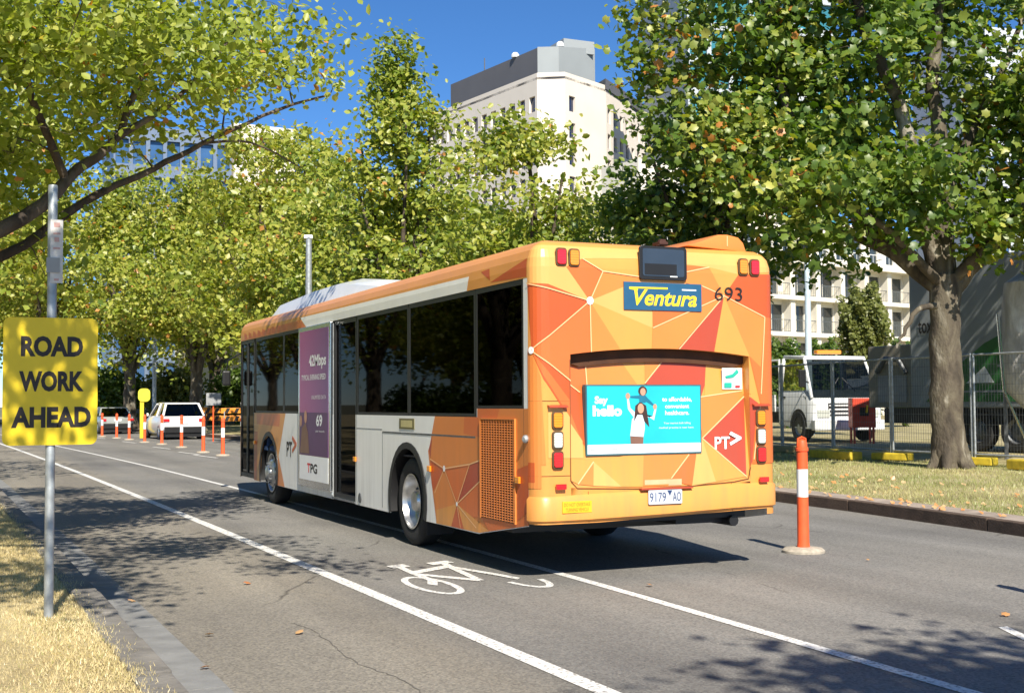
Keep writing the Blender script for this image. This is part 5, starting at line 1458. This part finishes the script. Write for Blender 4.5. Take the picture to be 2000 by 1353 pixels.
# beige office tower
tw = thing('office_tower', 'beige office tower with grey plant level behind the trees', 'building', (66, 136, 0))
A0, B0, C0, D0, E0 = (55.2, 150.0), (59.4, 124.3), (62.3, 122.6), (69.9, 126.3), (84.0, 139.0)
H = 41.2
wallmb = MB()
def seg(a, b): d = Vector((b[0] - a[0], b[1] - a[1], 0)); return d, d.length
rows = [(k, H - 4.6 - k * 3.25) for k in range(11)]
for (a, b), cols in (((A0, B0), 12), ((B0, C0), 0), ((C0, D0), 3), ((D0, E0), 8)):
    d, L = seg(a, b); op = []
    for k, z in rows:
        for c_ in range(cols):
            if cols == 3 and c_ != 0: continue
            uc = (c_ + .5) * L / cols
            op.append((uc - .62, uc + .62, z, z + 1.9))
    top = H if cols != 8 else H - .8
    P = facade(wallmb, a, d, L, 0, top, op, .35); panes(tw, P, [q for q in op if q[2] > 14], WG, .35)
wallmb.build('wall', CRM, tw)
MB().prism([(A0[0], A0[1], H - .82), (B0[0], B0[1], H - .82), (C0[0], C0[1], H - .82), (D0[0], D0[1], H - .82), (E0[0], E0[1], H - .82), (78, 158, H - .82)], (0, 0, .3)).build('roof', SCR, tw)
MB().prism([(D0[0] - .2, D0[1] - .3, H - .5), (E0[0] + .2, E0[1] - .3, H - .5), (E0[0], E0[1] + 2, H - .5), (D0[0], D0[1] + 2, H - .5)], (0, 0, 1.3)).build('dark_parapet', SCR, tw)
q = [(57.0, 146.5), (60.3, 126.0), (62.6, 124.8)]
mb = MB()
for a, b, z1 in ((q[0], q[1], H + 3.6), (q[1], q[2], H + 3.7)): mb.quad((*a, H - .6), (*b, H - .6), (*b, z1), (*a, z1), 0 if a == q[0] else 1)
r2 = [q[2], (69.3, 128.0), (72.0, 136.0)]
mb.quad((*r2[0], H - .6), (*r2[1], H - .6), (*r2[1], H + 5.0), (*r2[0], H + 3.7), 1); mb.quad((*r2[1], H - .6), (*r2[2], H - .6), (*r2[2], H + 5.0), (*r2[1], H + 5.0), 1)
mb.poly([(*q[0], H + 3.6), (*q[1], H + 3.6), (*q[2], H + 3.6), (*r2[1], H + 3.6), (*r2[2], H + 3.6)], 1)
mb.build('plant_screen', [SCR, SCR2], tw)
mb = MB().box((64.5, 127.2, H + 4.0), (68.8, 131, H + 5.6)); mb.build('lift_overrun', SCR2, tw)
for x, y, z in ((59.6, 131, H + 3.6), (63.6, 126.4, H + 4.2)): MB().lathe([(.5, 0), (.5, .35), (.3, .6), (0, .65)], (x, y, z), n=12).build('satellite_dome', M['white'], tw)
MB().tube([(58.4, 138, H + 3.6), (58.4, 138, H + 5.2)], .08, 6).build('aerial', M['steel_dark'], tw)

# cream apartment block with balconies
ap = thing('apartment_building', 'cream apartment block with balconies behind the bus and lamp post', 'building', tuple(W(20.5, 100, .3)))
ua = Vector((.973, .225, 0)).normalized(); na = Vector((ua.y, -ua.x, 0)); oa = W(20.5, 100, 0) - ua * 13.0
WC = paint('apartment_cream', (.72, .68, .58), .8, var=.05, scale=.4); DG = paint('apartment_glass', (.04, .05, .05), .12, var=.3, scale=.5, spec=.8)
bay, nb = 3.25, 12
PF = lambda a, z, d=0: tuple(oa + ua * a - na * d + Vector((0, 0, z)))
def abox(mb, a0, a1, d0, d1, z0, z1):
    pts = [PF(a0, z0, d0), PF(a1, z0, d0), PF(a1, z0, d1), PF(a0, z0, d1)]
    mb.prism(pts, (0, 0, z1 - z0))
FLZ = [.9, 4.05, 7.2, 10.2, 13.2]
for k, z in enumerate(FLZ):
    mb = MB(); abox(mb, -.6, bay * nb + .6, -.25 if k < 4 else -.5, 8.0 if k == 4 else .84, z - .35 if k else -.1, z); mb.build('floor_slab', WC, ap)
mb = MB()
for c_ in range(nb + 1):
    mb = MB(); abox(mb, c_ * bay - .28, c_ * bay + .28, 0, .85, FLZ[0], FLZ[-1] - .35); mb.build('pier', WC, ap)
wl = MB()
for k, (z, z2) in enumerate(zip(FLZ[:-1], FLZ[1:])):
    for c_ in range(nb):
        a0, a1 = c_ * bay + .28, (c_ + 1) * bay - .28
        op = [(.25, 2.05, z + .02, z + 2.35)] if (c_ + k) % 3 == 1 else [(.1, a1 - a0 - .1, z + .02, z + 2.35)]
        P = facade(wl, PF(a0, 0, .82), ua, a1 - a0, z, z2 - .35, op, .15); panes(ap, P, op, DG, .15, frame=WC if k >= 2 else None)
        if k >= 1:
            rl = MB(); 
            for t in range(12):
                a = a0 + (a1 - a0) * t / 11; rl.tube([PF(a, z, .1), PF(a, z + 1.0, .1)], .014, 4, cap=False)
            rl.tube([PF(a0, z + 1.02, .1), PF(a1, z + 1.02, .1)], .03, 5); rl.tube([PF(a0, z + .1, .1), PF(a1, z + .1, .1)], .02, 5)
            rl.build('balcony_rail', M['steel_dark'], ap)
wl.build('wall', WC, ap)
# set-back top storey
wl = MB(); op = [(c_ * 2.4 + .5, c_ * 2.4 + 1.7, 14.1, 16.2) for c_ in range(14)]
P = facade(wl, PF(1.5, 0, 3.2), ua, 35, 13.2, 17.0, op, .2); wl.build('wall', WC, ap); panes(ap, P, op, DG, .2)
mb = MB(); abox(mb, 1.0, 37, 2.8, 8, 17.0, 17.3); abox(mb, 2.5, 7.0, 3.6, 8, 17.3, 20.5); abox(mb, 14, 19, 3.6, 8, 17.3, 19.6); mb.build('roof', WC, ap)
mb = MB(); 
for t in range(70): a = bay * nb * t / 69; mb.tube([PF(a, 13.2, -.3), PF(a, 14.2, -.3)], .02, 4, cap=False)
mb.tube([PF(0, 14.22, -.3), PF(bay * nb, 14.22, -.3)], .04, 5); mb.build('terrace_rail', M['white'], ap)
mb = MB(); abox(mb, 0, 38, 8.0, 14, 0, 13); mb.build('rear_mass', WC, ap)

def block(name, label, lat0, lat1, dep0, dep1, z1, wm, gm, cols, rows_, ow, oh, zst, dep=.4, back=14, sill=1.0, ztop=1.2):
    t = thing(name, label, 'building', tuple(W((lat0 + lat1) / 2, (dep0 + dep1) / 2, 0)))
    a, b = W(lat0, dep0), W(lat1, dep1); d = b - a; L = d.length; d.normalize(); nn = Vector((d.y, -d.x, 0))
    wl = MB(); op = []
    for r_ in range(rows_):
        z = z1 - ztop - oh - r_ * zst
        if z < 1: break
        for c_ in range(cols):
            u0 = (c_ + .5) * L / cols; op.append((u0 - ow / 2, u0 + ow / 2, z, z + oh))
    P = facade(wl, a, d, L, 0, z1, op, dep); panes(t, P, op, gm, dep)
    a2, b2 = a - nn * back, b - nn * back
    wl.quad((b.x, b.y, 0), (b2.x, b2.y, 0), (b2.x, b2.y, z1), (b.x, b.y, z1)); wl.quad((a2.x, a2.y, 0), (a.x, a.y, 0), (a.x, a.y, z1), (a2.x, a2.y, z1)); wl.quad((b2.x, b2.y, 0), (a2.x, a2.y, 0), (a2.x, a2.y, z1), (b2.x, b2.y, z1))
    wl.poly([(a.x, a.y, z1), (b.x, b.y, z1), (b2.x, b2.y, z1), (a2.x, a2.y, z1)]); wl.build('wall', wm, t)
    return t, P, L
# left mid-rise: cream wing and blue glass wing
block('office_building', 'blue glass mid-rise seen through the left trees', -36, -26.2, 112, 116, 27.0, paint('curtain_mullion', (.14, .19, .28), .4), M['blue_glass'], 7, 7, 1.15, 2.3, 3.4)
block('office_building', 'narrow cream stair tower beside the blue glass block on the left', -26.0, -20.8, 116, 119, 28.0, CRM, M['blue_glass'], 1, 7, .8, 1.6, 3.4)
block('office_building', 'low blue glazed wing at the right of the cream stair tower', -20.7, -19.0, 119.5, 121, 26.0, M['blue_glass'], M['blue_glass'], 1, 7, 1.0, 2.4, 3.4)
TEALG = paint('teal_glass', (.05, .22, .26), .1, var=.3, scale=.3, spec=.9)
block('glass_tower', 'teal glass tower glimpsed through the crown of the right tree', 19, 36, 132, 136, 50, paint('tower_grey', (.42, .46, .48), .6), TEALG, 7, 12, 2.0, 2.8, 3.6)
block('glass_tower', 'pale grey tower at the upper right edge behind the tree', 54, 74, 140, 146, 44, paint('tower_pale', (.52, .56, .62), .5), M['blue_glass'], 7, 10, 2.2, .9, 3.4, dep=.2)
# pale house at the end of the street
hs, P, L = block('house', 'pale cream house behind the far tree trunks at the left', -26, -14.5, 96, 90, 7.2, WC, DG, 4, 2, 1.1, 1.5, 3.0)
rp_ = W(-26.6, 95.7); rq = W(-13.9, 89.6); d = (rq - rp_).normalized(); nn = Vector((d.y, -d.x, 0))
mb = MB(); a = [rp_ + nn * .6, rq + nn * .6, rq - nn * 14.6, rp_ - nn * 14.6]; r0_, r1_ = rp_ - nn * 7 + d * 3, rq - nn * 7 - d * 3
Z = lambda p, z: (p.x, p.y, z)
mb.quad(Z(a[0], 7.15), Z(a[1], 7.15), Z(r1_, 9.6), Z(r0_, 9.6)); mb.quad(Z(a[2], 7.15), Z(a[3], 7.15), Z(r0_, 9.6), Z(r1_, 9.6)); mb.add([Z(a[1], 7.15), Z(a[2], 7.15), Z(r1_, 9.6), Z(a[3], 7.15), Z(a[0], 7.15), Z(r0_, 9.6)], [(0, 1, 2), (3, 4, 5)])
mb.build('roof', paint('slate_roof', (.10, .10, .11), .7), hs)
block('house', 'low white villa between the trees beyond the white SUV', -13.5, -5, 88, 92, 6.4, WC, DG, 3, 2, 1.2, 1.5, 2.9)
wl_ = MB(); a, b = W(-30, 84), W(-4, 80); dd = (b - a).normalized(); mid = (a + b) / 2
wl_.obox((mid.x, mid.y, 0), (dd.x, dd.y), (b - a).length / 2, .15, 0, 1.3)
tag(wl_.build('garden_wall', paint('wall_grey', (.26, .25, .23), .9), None), 'low grey garden wall along the far footpath', 'wall')
# ------------------------------------------------------------------ trees and shrubs
def limb_mesh(mb, pts, r0, r1, n=9, step=4, wob=.04):
    c = catmull(pts, step); m = len(c)
    out = []
    for i, p in enumerate(c):
        j = wob * min(1, i / 3) * (r0 / .3) ** .5
        out.append(Vector(p) + Vector((random.uniform(-j, j), random.uniform(-j, j), 0)))
    rad = [(r0 + (r1 - r0) * (i / (m - 1)) ** .8) * random.uniform(.94, 1.06) for i in range(m)]
    mb.tube(out, rad, n)
    return [(o, r) for o, r in zip(out, rad)]
def make_tree(name, label, base, trunk, limbs, blobs, leaves_per, leaf, tmpl, mleaf, mbark, spread=.42, twig=.016, up_bias=.6, flare=True, tone=(.45, .2), group=None, dens_tone=.25):
    """blobs: (centre, radii, number of twigs). Twigs grow from the nearest limb to points in the blobs, leaves sit round them."""
    t = thing(name, label, 'tree', base, group)
    mb = MB(); nodes = []
    tp, tr0, tr1 = trunk
    if flare:
        b = Vector(tp[0]); tp = [tuple(b - Vector((0, 0, .15)))] + list(tp)
        c = limb_mesh(mb, tp, tr0, tr1, 14, 5, .02)
        for k in range(7):
            a = 2 * math.pi * k / 7 + random.uniform(-.3, .3); d = Vector((math.cos(a), math.sin(a), 0))
            mb.tube([b + d * tr0 * .55 + Vector((0, 0, .55)), b + d * tr0 * .9 + Vector((0, 0, .15)), b + d * tr0 * random.uniform(1.15, 1.5) + Vector((0, 0, -.08))], [tr0 * .35, tr0 * .34, tr0 * .2], 7)
    else: c = limb_mesh(mb, tp, tr0, tr1, 12, 5, .02)
    nodes += c[len(c) // 2:]
    for lp, a, b in limbs: nodes += limb_mesh(mb, lp, a, b, 8, 4, .05)[1:]
    NP = np.array([tuple(p) for p, r in nodes]); NR = [r for p, r in nodes]
    cen = []; siz = []; ton = []
    tw = MB()
    tips = []
    for (bc, br, nt) in blobs:       # foliage gathers in clumps, with gaps between them
        bc = np.array(bc, float); br = np.array(br, float)
        m = max(2, int(nt / 6.5)); v = rng.normal(size=(m, 3)); v /= np.linalg.norm(v, axis=1)[:, None]
        sub = bc + v * (rng.random(m) ** (1 / 2.4))[:, None] * br
        cs = float(np.clip(.9 * (br[0] * br[1] * br[2] / m) ** (1 / 3), .18, .85)) * .8
        for k in range(nt): tips.append((sub[k % m] + rng.normal(size=3) * cs * np.array([1, 1, .7]), k % m))
    d0 = [float(np.min(np.linalg.norm(NP - p, axis=1))) for p, _ in tips]
    shade = {}
    for ti in np.argsort(d0):
        p, sc_ = tips[ti]
        d = np.linalg.norm(NP - p, axis=1) + .6 * np.maximum(0, NP[:, 2] - p[2]); i = int(np.argmin(d)); s = NP[i]
        L = float(np.linalg.norm(p - s)); sg = rng.normal(0, .13 * L + .01, 3)
        m1 = s + (p - s) * .35 + sg * .6 + np.array([0, 0, .10 * L]); m2 = s + (p - s) * .7 + sg + np.array([0, 0, .08 * L])
        rr = min(NR[i] * .7, twig * (1 + L * .5))
        tw.tube([s, m1, m2, p], [rr, rr * .8, rr * .55, min(.004, rr * .4)], 4, cap=False)
        NP = np.vstack([NP, m1, m2, p]); NR += [rr * .8, rr * .6, max(.006, rr * .4)]
        n = max(3, int(leaves_per * rng.uniform(.5, 1.5)))
        f = rng.random(n); ax = np.where(f[:, None] < .25, m1 + (p - m1) * (f / .25)[:, None], p)
        cl = rng.normal(size=(n, 3)) * spread * rng.uniform(.6, 1.2) * np.array([1, 1, .75])
        cen.append(ax + cl); siz.append(leaf * np.clip(rng.normal(.95, .24, n), .45, 1.5))
        sh = shade.setdefault(sc_, rng.normal(0, dens_tone * .4))
        ton.append(np.clip(rng.normal(tone[0] + sh, tone[1], n), 0, 1))
    tr_o = mb.build('trunk', mbark, t, smooth=60)
    tag(tw.build('branches', mbark, tr_o, smooth=60), kind='stuff')
    cen = np.concatenate(cen) - np.array(base); siz = np.concatenate(siz); ton = np.concatenate(ton)
    o = link_mesh('crown', shapes_mesh('crown', cen, siz, tmpl, ton, up_bias=up_bias), mleaf, t)
    tag(o, kind='stuff')
    return t

# --- right foreground plane tree
BR_ = Vector((12.65, 8.5, .24))
def LR(a, h, b=0): p = BR_ + RV * a + DV * b; return (p.x, p.y, h)
def blobR(a, b, h, ra, rb, rh, n):
    p = LR(a, h, b); e = max(ra, rb)
    return (p, (ra * .92 + rb * .1, rb * .9 + ra * .1, rh), n)
trunkR = ([LR(0, .24), LR(-.02, 1.2), LR(-.04, 2.4), LR(0, 3.9)], .33, .29)
limbsR = [([LR(-.05, 3.6), LR(-.45, 5.2, -.1), LR(-.8, 6.9, -.2), LR(-1.5, 8.5, -.3), LR(-2.2, 10.8, -.3)], .21, .07),
          ([LR(.02, 3.7), LR(.02, 6.0, .2), LR(-.05, 8.0, .3), LR(.2, 10.0, .3), LR(.3, 11.8, .3)], .20, .07),
          ([LR(.1, 3.6), LR(.8, 4.35, 0), LR(1.6, 5.0, .1), LR(3.2, 6.2, .2)], .18, .05),
          ([LR(-.15, 3.7), LR(-1.4, 4.9, .3), LR(-2.45, 6.4, .5), LR(-3.0, 8.0, .6), LR(-3.4, 10.4, .6)], .20, .06),
          ([LR(-.1, 3.7, -.1), LR(-1.6, 4.8, -1.0), LR(-2.8, 5.2, -1.3), LR(-3.8, 5.6, -1.2)], .10, .02),
          ([LR(-.1, 3.9, .1), LR(-2.2, 5.2, 1.2), LR(-3.8, 6.0, 1.4), LR(-4.8, 6.9, 1.3)], .11, .02),
          ([LR(.1, 3.8, -.1), LR(1.2, 5.2, -1.2), LR(2.0, 6.6, -2.0)], .12, .03),
          ([LR(.05, 5.5, .1), LR(.9, 7.0, .6), LR(1.8, 8.6, 1.0), LR(2.4, 10.2, 1.2)], .12, .03),
          ([LR(-.3, 3.3, -.3), LR(-.75, 3.2, -.6), LR(-1.05, 2.75, -.7), LR(-1.15, 2.5, -.7)], .07, .02)]
blobsR = [blobR(-1.1, 1.0, 8.6, 3.2, 2.4, 3.2, 190), blobR(2.2, .6, 7.8, 2.8, 2.6, 3.2, 150), blobR(-3.0, .6, 6.4, 2.4, 2.2, 1.4, 130), blobR(-3.6, .6, 8.7, 1.1, 1.5, 1.9, 44),
          blobR(-2.0, -.8, 5.2, 2.0, 1.3, .6, 56), blobR(2.4, -.8, 5.3, 1.8, 1.6, .8, 52), blobR(-5.6, 1.2, 8.9, .3, .4, .7, 12), blobR(-5.2, 1.2, 7.75, .3, .35, .3, 5), blobR(.35, -.6, 4.7, .5, .4, .4, 8), blobR(-1, 0, 11, 3.3, 2.6, 1.5, 60), blobR(1.9, -1.4, 7.0, 1.8, .8, 1.4, 26)]
make_tree('plane_tree', 'large plane tree with mottled trunk on the median right of the bus', tuple(BR_), trunkR, limbsR, blobsR, 50, .155, LEAF_LOBED, M['tree_leaf_r'], M['bark_plane'], spread=.33, tone=(.45, .24))

# --- overhanging elm at the left: trunk outside the picture
EA = (-7.4, 2.4, .15)
limbsA = [([(-7.3, 2.4, 2.3), (-5.6, 3.0, 2.75), (-4.1, 3.33, 3.22), (-3.49, 3.57, 3.80), (-2.97, 3.85, 4.37), (-2.6, 4.2, 5.4)], .115, .03),
          ([(-7.3, 2.5, 2.2), (-5.6, 4.1, 2.75), (-4.07, 4.42, 3.09), (-3.3, 4.59, 3.70), (-2.48, 4.74, 4.18), (-1.87, 4.99, 4.57), (-.9, 5.4, 5.15), (-.1, 5.85, 5.5)], .085, .012),
          ([(-7.4, 2.4, 2.6), (-6.6, .8, 4.0), (-5.4, -.8, 4.9), (-4.0, -2.2, 5.3)], .16, .04),
          ([(-7.4, 2.4, 2.8), (-7.2, 2.6, 5.0), (-6.4, 3.0, 7.2), (-5.6, 3.4, 9.0)], .2, .05),
          ([(-7.4, 2.4, 2.6), (-6.2, 1.6, 4.2), (-4.6, 1.2, 4.9), (-3.0, 1.6, 5.4)], .11, .02),
          ([(-7.4, 2.4, 2.7), (-6.4, 4.6, 4.6), (-5.2, 6.6, 5.8), (-4.0, 8.0, 6.4)], .14, .03),
          ([(-3.0, 3.85, 4.3), (-2.2, 4.4, 5.0), (-1.4, 4.9, 6.1)], .04, .012), ([(-1.9, 5.0, 4.57), (-1.2, 5.6, 4.75), (-.4, 6.2, 4.6)], .02, .007), ([(-3.5, 3.6, 3.8), (-3.9, 3.0, 4.7), (-3.6, 2.6, 5.4)], .05, .015)]
blobsA = [((-4.5, 1.9, 4.75), (1.1, 1.3, .75), 58), ((-3.3, 3.0, 5.1), (1.2, 1.2, .75), 62), ((-2.6, 4.4, 5.3), (1.1, 1.1, .8), 60), ((-4.3, 4.2, 4.3), (.9, 1.2, .55), 36), ((-1.75, 5.2, 5.7), (.9, .85, .55), 28), ((-.95, 5.6, 5.85), (.45, .5, .3), 8), ((-.35, 5.75, 5.6), (.4, .4, .2), 6), ((-3.6, 5.6, 4.7), (.9, 1.0, .6), 36),
          ((-5.6, 5.0, 7.6), (2.0, 2.6, 1.5), 30), ((-4.6, 7.0, 6.0), (1.2, 1.8, 1.0), 40), ((-8.2, 2.2, 6.6), (2.4, 3.4, 2.2), 50), ((-4.6, 2.6, 6.4), (1.6, 2.0, .9), 22), ((-4.4, .4, 4.75), (.6, .5, .35), 10),
          ((-3.3, -2.1, 5.3), (1.3, 2.0, .45), 46), ((-4.75, -4.9, 5.4), (.9, 1.2, .5), 30), ((-5.3, -2.4, 5.4), (.9, 2.4, .4), 44), ((-3.9, 4.6, 3.55), (.6, .8, .3), 10)]
treeA = make_tree('elm_tree', 'overhanging elm whose branches and leaves fill the upper left corner', EA, ([EA, (-7.45, 2.4, 1.2), (-7.4, 2.4, 2.9)], .36, .26), limbsA, blobsA, 50, .09, LEAF_POINT, M['tree_leaf_a'], M['bark_dark'], spread=.25, twig=.010, tone=(.56, .2))

# --- generic street tree for the rows further off
def street_tree(label, base, h, ra, low, nt, lp, leaf, ml, mbk, tr=.26, group='street trees along the road', narrow=1.0, tone=(.5, .2), spread=.5, tmpl=LEAF_QUAD, name='plane_tree'):
    x, y, z = base
    fork = max(1.9, low - .6)
    lm = []
    for k in range(6):
        a = 2 * math.pi * k / 6 + random.uniform(-.4, .4); e = random.uniform(.6, 1.0)
        zt = low + (h - low) * random.uniform(.35, .85)
        lm.append(([(x, y, z + fork - .3), (x + math.cos(a) * ra * .3 * e, y + math.sin(a) * ra * .3 * e, z + fork + (zt - fork) * .45), (x + math.cos(a) * ra * .7 * e, y + math.sin(a) * ra * .7 * e, z + zt)], tr * .5, .03))
    lm.append(([(x, y, z + fork), (x + .15, y, z + (fork + h) / 2), (x - .1, y + .1, z + h * .96)], tr * .6, .03))
    H_ = h - low
    bl = [((x, y, z + low + H_ * .30), (ra, ra, H_ * .28), int(nt * .42)), ((x + .2, y, z + low + H_ * .58), (ra * .8 * narrow, ra * .8 * narrow, H_ * .27), int(nt * .35)), ((x - .1, y, z + low + H_ * .84), (ra * .48 * narrow, ra * .48 * narrow, H_ * .17), int(nt * .16))]
    for k in range(5):
        a = random.uniform(0, 6.28); bl.append(((x + math.cos(a) * ra * .9, y + math.sin(a) * ra * .9, z + low + H_ * random.uniform(.1, .6)), (ra * .3, ra * .3, H_ * .13), max(3, int(nt * .035))))
    return make_tree(name, label, base, ([base, (x, y, z + fork * .5), (x, y, z + fork + .2)], tr, tr * .72), lm, bl, lp, leaf, tmpl, ml, mbk, spread=spread, group=group, tone=tone)

street_tree('tall narrow plane tree rising against the sky above the front of the bus', (7.9, 26.2, .2), 12.9, 2.2, 3.2, 270, 44, .175, M['tree_leaf_m'], M['bark_dark'], narrow=.62, tmpl=LEAF_POINT, spread=.31)
street_tree('rounded plane tree directly behind the roof of the bus, before the beige tower', (9.2, 19.6, .2), 8.8, 2.5, 2.8, 240, 46, .165, M['tree_leaf_m'], M['bark_dark'], tmpl=LEAF_POINT, spread=.31, tone=(.48, .2))
street_tree('darker plane tree between the beige tower and the large right tree', (11.2, 14.4, .24), 8.5, 2.2, 3.2, 210, 46, .165, M['tree_leaf_r'], M['bark_dark'], tmpl=LEAF_POINT, spread=.32, tone=(.42, .2))
tB = street_tree('bushy plane tree behind the grey lamp post over the bus roof', (8.4, 33.2, .2), 9.2, 2.8, 2.6, 200, 52, .20, M['tree_leaf_m'], M['bark_dark'], spread=.38)
tC = street_tree('yellowish plane tree left of the tall narrow one', (8.5, 39.4, .2), 12.0, 3.1, 2.6, 230, 54, .21, M['tree_leaf_m'], M['bark_dark'], spread=.42, tone=(.58, .2))
tD = street_tree('stout plane tree whose trunk stands behind the white SUV', (7.4, 57.6, .2), 14.5, 4.2, 3.6, 270, 58, .25, M['tree_leaf_m'], M['bark_plane'], tr=.42, spread=.5, tone=(.55, .2))
FAR = [(tC, (8.8, 48.5, .2), 1.2, 2.0, 'plane tree crown above the orange barriers right of the white SUV'), (tD, (5.3, 68, .2), 1.1, 1.0, 'plane tree behind the silver car with its trunk showing'),
       (tC, (1.7, 80.5, .2), 1.5, 4.0, 'far plane tree at the bend above the left cars'), (tD, (-4.5, 90, .2), 1.3, 2.6, 'far plane tree closing the street at the left'),
       (tB, (-9.5, 84, .2), 1.8, .6, 'far tree at the left edge behind the yellow road sign'), (tD, (11.5, 74, .25), 1.15, 5.0, 'plane tree far behind the white SUV to its right'), (tC, (15, 62, .3), 1.25, 1.2, 'plane tree behind the lamp post, second row'),
       (tB, (15.2, 46, .3), 1.2, 3.3, 'low plane tree second row behind the tall narrow one'), (tB, (14.5, 35, .3), 1.0, 2.2, 'low plane tree second row behind the bus roof'), (tD, (-2, 104, .2), 1.4, .2, 'farthest tree seen over the road'), (tD, (16, 84, .3), 1.3, 3.6, 'tall plane tree in the park behind the second row')]
for src, loc, sc, rz_, lab in FAR:
    c = copy_tree(src); c.location = loc; c.scale = (sc, sc, sc); c.rotation_euler[2] = rz_; c['label'] = lab
# left verge trees: crowns reach over the road from outside the picture
tL = street_tree('second elm on the left verge, its crown hanging over the road', (-7.4, 17.5, .15), 10.5, 4.5, 3.2, 170, 46, .16, M['tree_leaf_a'], M['bark_dark'], tr=.34, spread=.45, group='elms on the left verge', name='elm_tree', tone=(.55, .22))
for loc, rz_, sc, lab in (((-8.6, 31, .15), 2.0, 1.0, 'third elm on the left verge above the yellow sign'), ((-10.5, 47, .15), 4.0, 1.05, 'fourth elm far along the left verge'), ((-13, 64, .15), 1.0, 1.1, 'fifth elm far along the left verge')):
    c = copy_tree(tL); c.location = loc; c.scale = (sc, sc, sc); c.rotation_euler[2] = rz_; c['label'] = lab
# elm behind the camera, its long limb shades the road at the lower right
EB = (-6.0, -16.0, .15)
make_tree('elm_tree', 'elm behind the camera whose long limb shades the road at lower right', EB, ([EB, (-6.0, -16, 1.4), (-5.9, -15.9, 3.0)], .36, .28),
          [([(-5.9, -15.9, 2.8), (-4.2, -14.8, 5.0), (-2.2, -13.0, 6.4), (-.4, -12.0, 6.9)], .2, .04), ([(-5.9, -15.9, 2.8), (-6.4, -16.6, 5.0), (-6.6, -17, 8.0)], .2, .05)],
          [((-.9, -12.1, 6.9), (1.2, .6, .5), 26), ((-1.3, -11.3, 6.8), (.7, .5, .4), 8), ((-.1, -12.4, 6.6), (1.2, .5, .4), 14), ((-1.7, -13.6, 7.2), (2.2, 1.0, .8), 50), ((-6, -17, 7.5), (3, 2.6, 2), 60)], 46, .13, LEAF_POINT, M['tree_leaf_a'], M['bark_dark'], spread=.36, group='elms on the left verge')
# garden trees added out of view at left to darken the bus window reflections
for k, (x, y, rz_, sc) in enumerate(((-13, 12, 1, 1.0), (-15, 21, 2, 1.05), (-14, 30, 3, 1.0), (-17, 40, 4, 1.1), (-16, 6, 5, 1.1), (-20, 52, 6, 1.2), (-14, -2, 2.5, 1.0))):
    c = copy_tree(tB); c.location = (x, y, .15); c.scale = (sc, sc, sc * .9); c.rotation_euler[2] = rz_; c['label'] = 'garden tree added across the left footpath to darken the bus window reflections'; c['group'] = 'garden trees left of the street'
# --- shrubs behind the works
def shrub(name, label, cat, c, r, n, leaf, ml, stem=True, group=None):
    t = thing(name, label, cat, (c[0], c[1], .3), group)
    mb = MB()
    for k in range(5):
        a = random.uniform(0, 6.28); mb.tube([(c[0], c[1], .25), (c[0] + math.cos(a) * r[0] * .2, c[1] + math.sin(a) * r[1] * .2, c[2] * .6), (c[0] + math.cos(a) * r[0] * .6, c[1] + math.sin(a) * r[1] * .6, c[2])], [.07, .05, .02], 5)
    mb.build('trunk', M['bark_dark'], t)
    v = rng.normal(size=(n, 3)); v /= np.linalg.norm(v, axis=1)[:, None]
    f = .75 + .25 * np.sin(v[:, 0] * 7 + v[:, 2] * 5) * np.cos(v[:, 1] * 6); v *= (rng.random(n) ** .4 * f)[:, None]
    p = v * np.array(r) + np.array([0, 0, c[2] - .3])
    tag(link_mesh('crown', shapes_mesh('crown', p, leaf * rng.uniform(.6, 1.3, n), LEAF_QUAD, np.clip(rng.normal(.5, .2, n), 0, 1)), ml, t), kind='stuff')
p = W(12.7, 45, 0); shrub('small_tree', 'pale olive green small tree right of the lamp post', 'tree', (p.x, p.y, 4.2), (1.15, 1.15, 1.9), 9000, .15, M['olive_leaf'])
for i, (lat, lab) in enumerate(((12.6, 'dense green hedge bush right beside the rear corner of the bus'), (14.6, 'dense green hedge bush behind the lamp post foot'), (16.6, 'dense green hedge bush below the small olive tree'), (18.8, 'dense green hedge bush behind the box truck'))):
    p = W(lat, 58 + i * .6, 0); shrub('hedge_bush', lab, 'hedge', (p.x, p.y, 2.5), (1.5, 1.3, 2.35), 7000, .2, M['shrub_leaf'], group='hedge in front of the apartments')
for k in range(9):  # unseen hedge row added to darken what the bus windows reflect
    shrub('hedge_bush', 'garden hedge bush added left of the street to darken the bus window reflections', 'hedge', (-10.8 - .2 * (k % 3), 1 + k * 4.2, 1.25), (1.2, 2.5, 1.25), 2500, .16, M['shrub_leaf'], group='garden hedge left of the street')
for i, (lat, dp) in enumerate(((-25.5, 79), (-21.5, 79.5), (-17.5, 80), (-13.0, 80.5), (-9, 81))):
    p = W(lat, dp, 0); shrub('hedge_bush', ['bushy hedge behind the far left cars', 'bushy hedge left of the far trunk', 'bushy hedge behind the white SUV', 'bushy hedge right of the far trunk', 'bushy hedge behind the orange barriers'][i], 'hedge', (p.x, p.y, 2.2), (2.5, 1.6, 2.2), 6000, .24, M['olive_leaf'] if i % 2 else M['shrub_leaf'], group='hedge along the far footpath')
p = W(-26.5, 86, 0); shrub('hedge_bush', 'clipped green hedge beside the pale house at the far left', 'hedge', (p.x, p.y, 2.0), (2.6, 1.5, 1.9), 7000, .22, M['shrub_leaf'])
